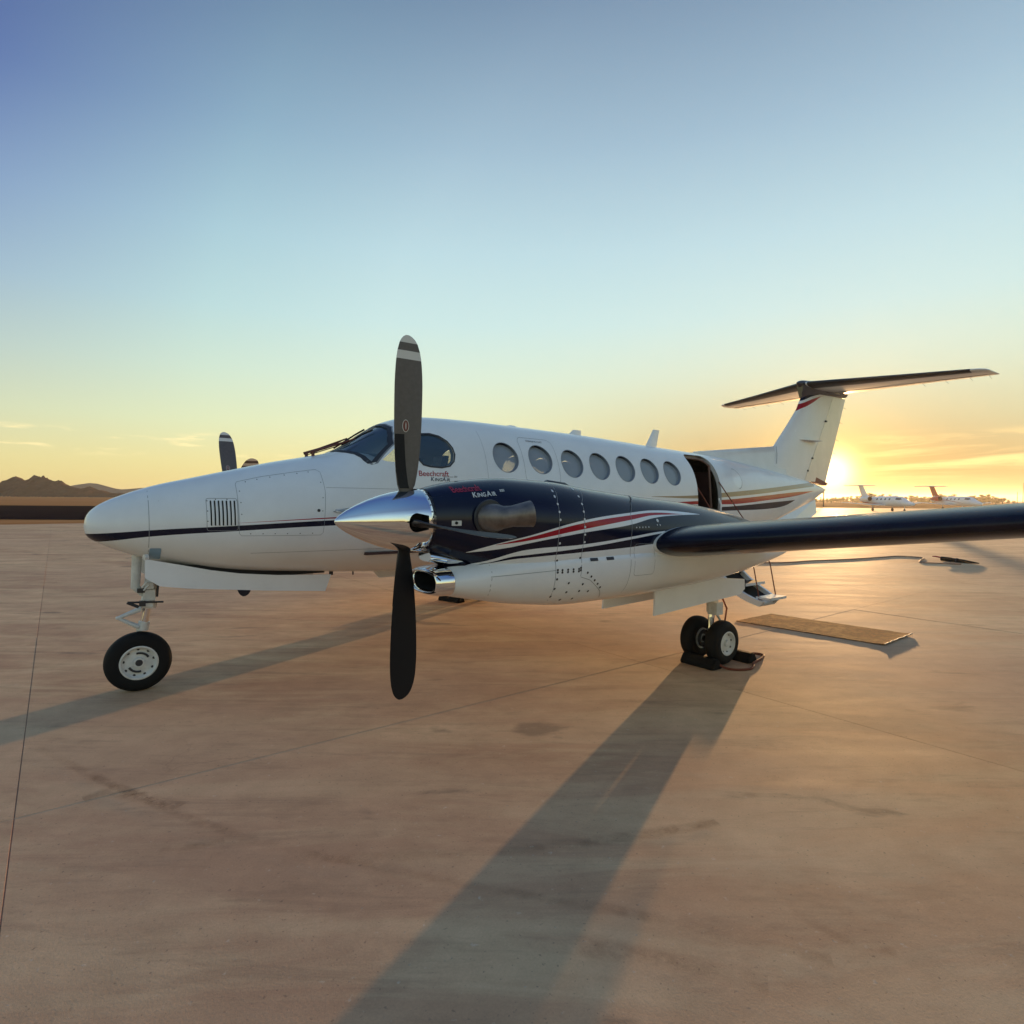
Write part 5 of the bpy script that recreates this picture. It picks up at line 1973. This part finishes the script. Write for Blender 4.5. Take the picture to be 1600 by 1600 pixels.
def tree_meshes(seed):
    r = np.random.default_rng(seed)
    g = Geo()
    H = 9.0
    g.tube([(0, 0, -.3), (r.normal(0, .15), r.normal(0, .15), H * .35), (r.normal(0, .4), r.normal(0, .4), H * .75)], [.28, .2, .06], 7)
    centres = []
    for k in range(12):
        a, hh = r.uniform(0, 6.28), H * r.uniform(.22, .93)
        rad = r.uniform(.3, 2.3) * (1.25 - hh / H * .75)
        e = Vector((math.cos(a) * rad, math.sin(a) * rad, hh))
        g.tube([(0, 0, hh * .6), e * .6 + Vector((0, 0, hh * .35)), e], [.09, .06, .02], 5)
        centres.append((e, r.uniform(.75, 1.6)))
    lv, lf = [], []
    for c, s in centres:
        for q in range(70):
            d = Vector(r.normal(0, 1, 3)).normalized() * s * r.uniform(.35, 1.0) ** .5
            d.z *= .7
            p = c + d
            n = Vector(r.normal(0, 1, 3)).normalized()
            t = n.orthogonal().normalized()
            u = n.cross(t)
            w = r.uniform(.22, .5)
            b0 = len(lv)
            lv += [p + t * w, p + u * w * .8, p - t * w, p - u * w * .8]
            lf.append((b0, b0 + 1, b0 + 2, b0 + 3))
    return g, lv, lf


protos = []
for sd in range(5):
    g, lv, lf = tree_meshes(100 + sd)
    me1 = bpy.data.meshes.new('trunk')
    me1.from_pydata(g.v, [], g.f)
    me1.materials.append(M['bark'])
    me2 = bpy.data.meshes.new('crown')
    me2.from_pydata([tuple(q) for q in lv], [], lf)
    me2.materials.append(M['foliage'])
    protos.append((me1, me2))


def place_tree(D, px, h, k, lab='pale hazy tree in the line of trees beyond the parked jets'):
    L = (px - 800) / 926.6 * D
    p = DL(D, L)
    t = empty('tree', (p.x, p.y, -.2), None, rng.uniform(0, 6.28))
    s = h / 9.6
    w = s * rng.uniform(1.0, 1.45)
    t.scale = (w, w, s)
    tag(t, lab, 'tree', 'trees in the hazy line beyond the parked jets')
    for nm, me in zip(('trunk', 'crown'), protos[k]):
        o = bpy.data.objects.new(nm, me)
        link(o, t)


TREE_SK = [(1258, 780), (1268, 781), (1275, 779), (1290, 779), (1300, 778), (1312, 776), (1320, 777), (1330, 774), (1336, 777), (1345, 775), (1356, 771.5), (1362, 771), (1370, 774), (1378, 772.5), (1384, 775), (1393, 772), (1402, 776), (1409, 774.5), (1416, 776.5),
           (1424, 773.5), (1430, 775), (1437, 775), (1442, 777), (1452, 777.5), (1470, 773.5), (1480, 775), (1490, 774), (1500, 776), (1508, 775), (1515, 773), (1522, 776), (1528, 774), (1535, 772.5), (1543, 772), (1548, 777), (1556, 778), (1563, 776.5), (1569, 777.5), (1578, 782), (1610, 783)]
x = 1256.0
while x < 1585:
    top_y = float(np.interp(x, [p[0] for p in TREE_SK], [p[1] for p in TREE_SK]))
    for row in range(2):
        D = rng.uniform(330, 400) + 40 * row
        hy = 773 + x * 10.0 / 1600
        h = (CAM_POS.z + .2 + (hy - top_y + rng.normal(0, .8)) / 926.6 * D) * 1.06
        if h > 1.2:
            place_tree(D, x + rng.normal(0, 1.5), h, int(rng.integers(0, 5)))
    x += rng.uniform(4.5, 7.5)

# lamp post and thin poles
def pole(D, px, h, lab, arms=True):
    p = DL(D, (px - 800) / 926.6 * D)
    g = Geo()
    g.tube([(0, 0, -.3), (0, 0, h)], [.18, .10], 8)
    o = g.obj('lamp_post' if arms else 'pole', M['bark'], None)
    o.location = p
    tag(o, lab, 'lamp post' if arms else 'pole', None if arms else 'thin poles at the right of the tree line')
    if arms:
        g = Geo()
        g.box((-.45, .2, h - .15), (1.3, .5, .3)).box((-.25, .2, h - 1.1), (.9, .4, .3))
        o2 = g.obj('floodlight', M['bark'], o, smooth=False)
    return o


pole(170, 1286.5, 5.0, 'floodlight post standing alone just right of the big plane tail')
pole(330, 1589, 7.0, 'thin pole standing alone past the right end of the tree line', False)
pole(330, 1598, 12.0, 'tall thin pole at the right edge of the picture beyond the trees', False)


# ------------------------------------------------------------------ parked jets
def jet(name_loc, heading, s, label, fin_mat, stripe_mat):
    """small T-tailed jet; nose towards +X before turning; s scales everything"""
    r = empty('parked_jet', name_loc, None, heading)
    r.scale = (s, s, s)
    tag(r, label, 'jet', 'small jets parked across the apron')
    jx = [-6.2, -5.6, -4.2, -2.4, 0, 2.0, 3.2, 4.0, 4.8, 5.6, 6.1, 6.3]
    P = (pchip(jx, [1.75, 1.92, 2.12, 2.28, 2.34, 2.34, 2.28, 2.10, 1.70, 1.45, 1.25, 1.10]), pchip(jx, [1.55, 1.40, 1.12, .86, .76, .76, .78, .80, .82, .86, .95, 1.06]),
         pchip(jx, [.06, .22, .48, .70, .78, .78, .74, .66, .54, .38, .20, .03]), pchip(jx, [1.65, 1.66, 1.62, 1.56, 1.55, 1.55, 1.52, 1.42, 1.26, 1.15, 1.10, 1.08]))
    v, f = superloft(list(np.arange(-6.2, 6.2, .2)) + [6.22, 6.3], P, 0, 32, 2.1, 2.1)
    mb = fin_mat[1]
    body = mesh_obj('fuselage', v, f, mb, r, True, None, 50)
    ws = bvh_of(v, f)
    for sy in (-1, 1):
        sk = Skin(v, f, 0, sy)
        for nm, poly in (('windshield', [(3.15, 2.12), (3.9, 2.03), (4.25, 1.86), (3.9, 1.74), (3.2, 1.80)]),) + tuple(('cabin_window', ellipse(-.9 + .95 * k, 1.88, .20, .16, 14)) for k in range(4)):
            g = Geo()
            sk.patch(g, poly, .012)
            g.obj(nm, M['jet_glass'], body, angle=None)
        # wing, engine, tailplane half, gear
        W = [(.4, 1.1, .92, 2.3, .13, 1), (2.2, .55, 1.0, 1.7, .12, 1), (6.3, -.55, 1.32, .85, .10, 0)]
        w = mesh_obj('wing', *loft([[(-(p[0] - 0.0) + 2 * q[1], p[1], p[2]) for p in wing_ring(q, sy)] for q in W]), M['wing_white'], r, True, None, 40)
        g = Geo()
        g.lathe([(0, .36), (.06, .40), (.7, .44), (1.6, .38), (2.15, .26), (2.1, .22), (2.0, .0)], (-1.9, sy * 1.22, 1.95), (-1, 0, 0), 24)
        g.lathe([(.0, .36), (.35, .33), (.36, 0)], (-1.9, sy * 1.22, 1.95), (-1, 0, 0), 24, mi=1)
        g.box((-3.0, sy * .8, 1.92), (1.2, .5, .14))
        g.obj('engine', [mb if stripe_mat is None else stripe_mat, M['dark']], r, angle=45)
        g = Geo()
        g.tube([(-.6, sy * 1.6, 1.0), (-.6, sy * 1.6, .25)], .07, 8)
        g.lathe([(-.09, .0), (-.09, .20), (-.05, .25), (.05, .25), (.09, .20), (.09, 0)], (-.6, sy * 1.6, .25), (0, 1, 0), 20, mi=1)
        g.obj('main_wheel', [M['gear_white'], M['tyre']], r, angle=45)
    g = Geo()
    g.tube([(4.2, 0, .95), (4.25, 0, .22)], .06, 8)
    g.lathe([(-.07, .0), (-.07, .16), (-.03, .21), (.03, .21), (.07, .16), (.07, 0)], (4.25, 0, .21), (0, 1, 0), 20, mi=1)
    g.obj('nose_wheel', [M['gear_white'], M['tyre']], r, angle=45)
    ft = [(1.7, -2.9, -5.6), (2.15, -3.6, -5.75), (2.6, -4.3, -5.95), (4.15, -5.55, -6.75)]
    fr = [[(2 * le - p[0], p[1], p[2]) for p in fin_ring(z, le, le + (le - te), .09, 0, 1)] for z, le, te in lerp_stations(ft, 3)]
    fn = mesh_obj('tail_fin', *loft(fr), fin_mat[0], r, True, None, 40)
    T = [(0, -5.35, 4.15, 1.35, .13, 0), (2.65, -6.1, 4.15, .75, .13, 0)]
    def tr(q, sy):
        return [(2 * q[1] - p[0], p[1], p[2]) for p in [(q[1] + u * q[3], sy * q[0], q[2] + wv * q[3]) for u, wv in airfoil(10, q[4], .001)]]
    mesh_obj('tailplane', *loft([tr(T[1], -1), tr(T[0], -1), tr(T[1], 1)]), M['wing_white'], r, True, None, 40)
    return r


M['jet_glass'] = simple('jet window glass', (.16, .15, .16), .2)
jet_white = livery('white jet paint with red line', [([(-5.9, 1.62), (-4.5, 1.45), (-2, 1.30), (1.0, 1.28)], [(-5.9, 1.50), (-4.5, 1.25), (-2, 1.18), (1.0, 1.27)], (.35, .03, .02))], x_range=(-7, 7), z_range=(0, 5))
jet_grey = livery('white jet paint with red swoosh', [([(-5.0, 1.45), (-2, 1.75), (0, 1.62), (3.0, 1.18)], [(-5.0, 1.38), (-2, 1.68), (0, 1.54), (3.0, 1.17)], (.35, .05, .03))], x_range=(-7, 7), z_range=(0, 5))
m, N, out = new_mat('red fin paint')
tc = N.n('ShaderNodeTexCoord')
sp = N.n('ShaderNodeSeparateXYZ', ins={'Vector': tc.outputs['Object']})
nz = N.n('ShaderNodeTexNoise', ins={'Vector': tc.outputs['Object'], 'Scale': 1.6, 'Detail': 2.0})
k = N.math('GREATER_THAN', N.math('ADD', sp.outputs['Z'], N.math('MULTIPLY', N.math('SUBTRACT', nz.outputs[0], .5), .9)), 2.45)
col = N.mix(k, WHITE, (.38, .035, .015))
b = N.n('ShaderNodeBsdfPrincipled', ins={'Base Color': col, 'Roughness': .3})
N.link(b.outputs[0], out.inputs[0])
red_fin = m

JH = math.atan2(RH.y, RH.x)
D1 = 98
p = DL(D1, (1383 - 800) / 926.6 * D1)
jet((p.x, p.y, 0), JH - 1.52, 1.06, 'white jet with a white T-tail and red side line, nearest to the big plane tail', (jet_white, jet_white), None)
D2 = 112
p = DL(D2, (1492 - 800) / 926.6 * D2)
jet((p.x, p.y, 0), JH - 1.62, 1.12, 'white jet with a red fin, right of the other parked jet', (red_fin, jet_grey), M['red'])

# ------------------------------------------------------------------ haze
def haze_box():
    g = Geo()
    g.box((0, 0, 11.4), (6400, 6400, 25.2))
    m, N, out = new_mat('haze')
    vol = N.n('ShaderNodeVolumePrincipled', ins={'Color': (.95, .92, .86, 1), 'Density': .00018, 'Anisotropy': .6})
    N.link(vol.outputs[0], out.inputs['Volume'])
    o = g.obj('haze', m, None, smooth=False)
    tag(o, kind='stuff')


haze_box()
# ---8<---
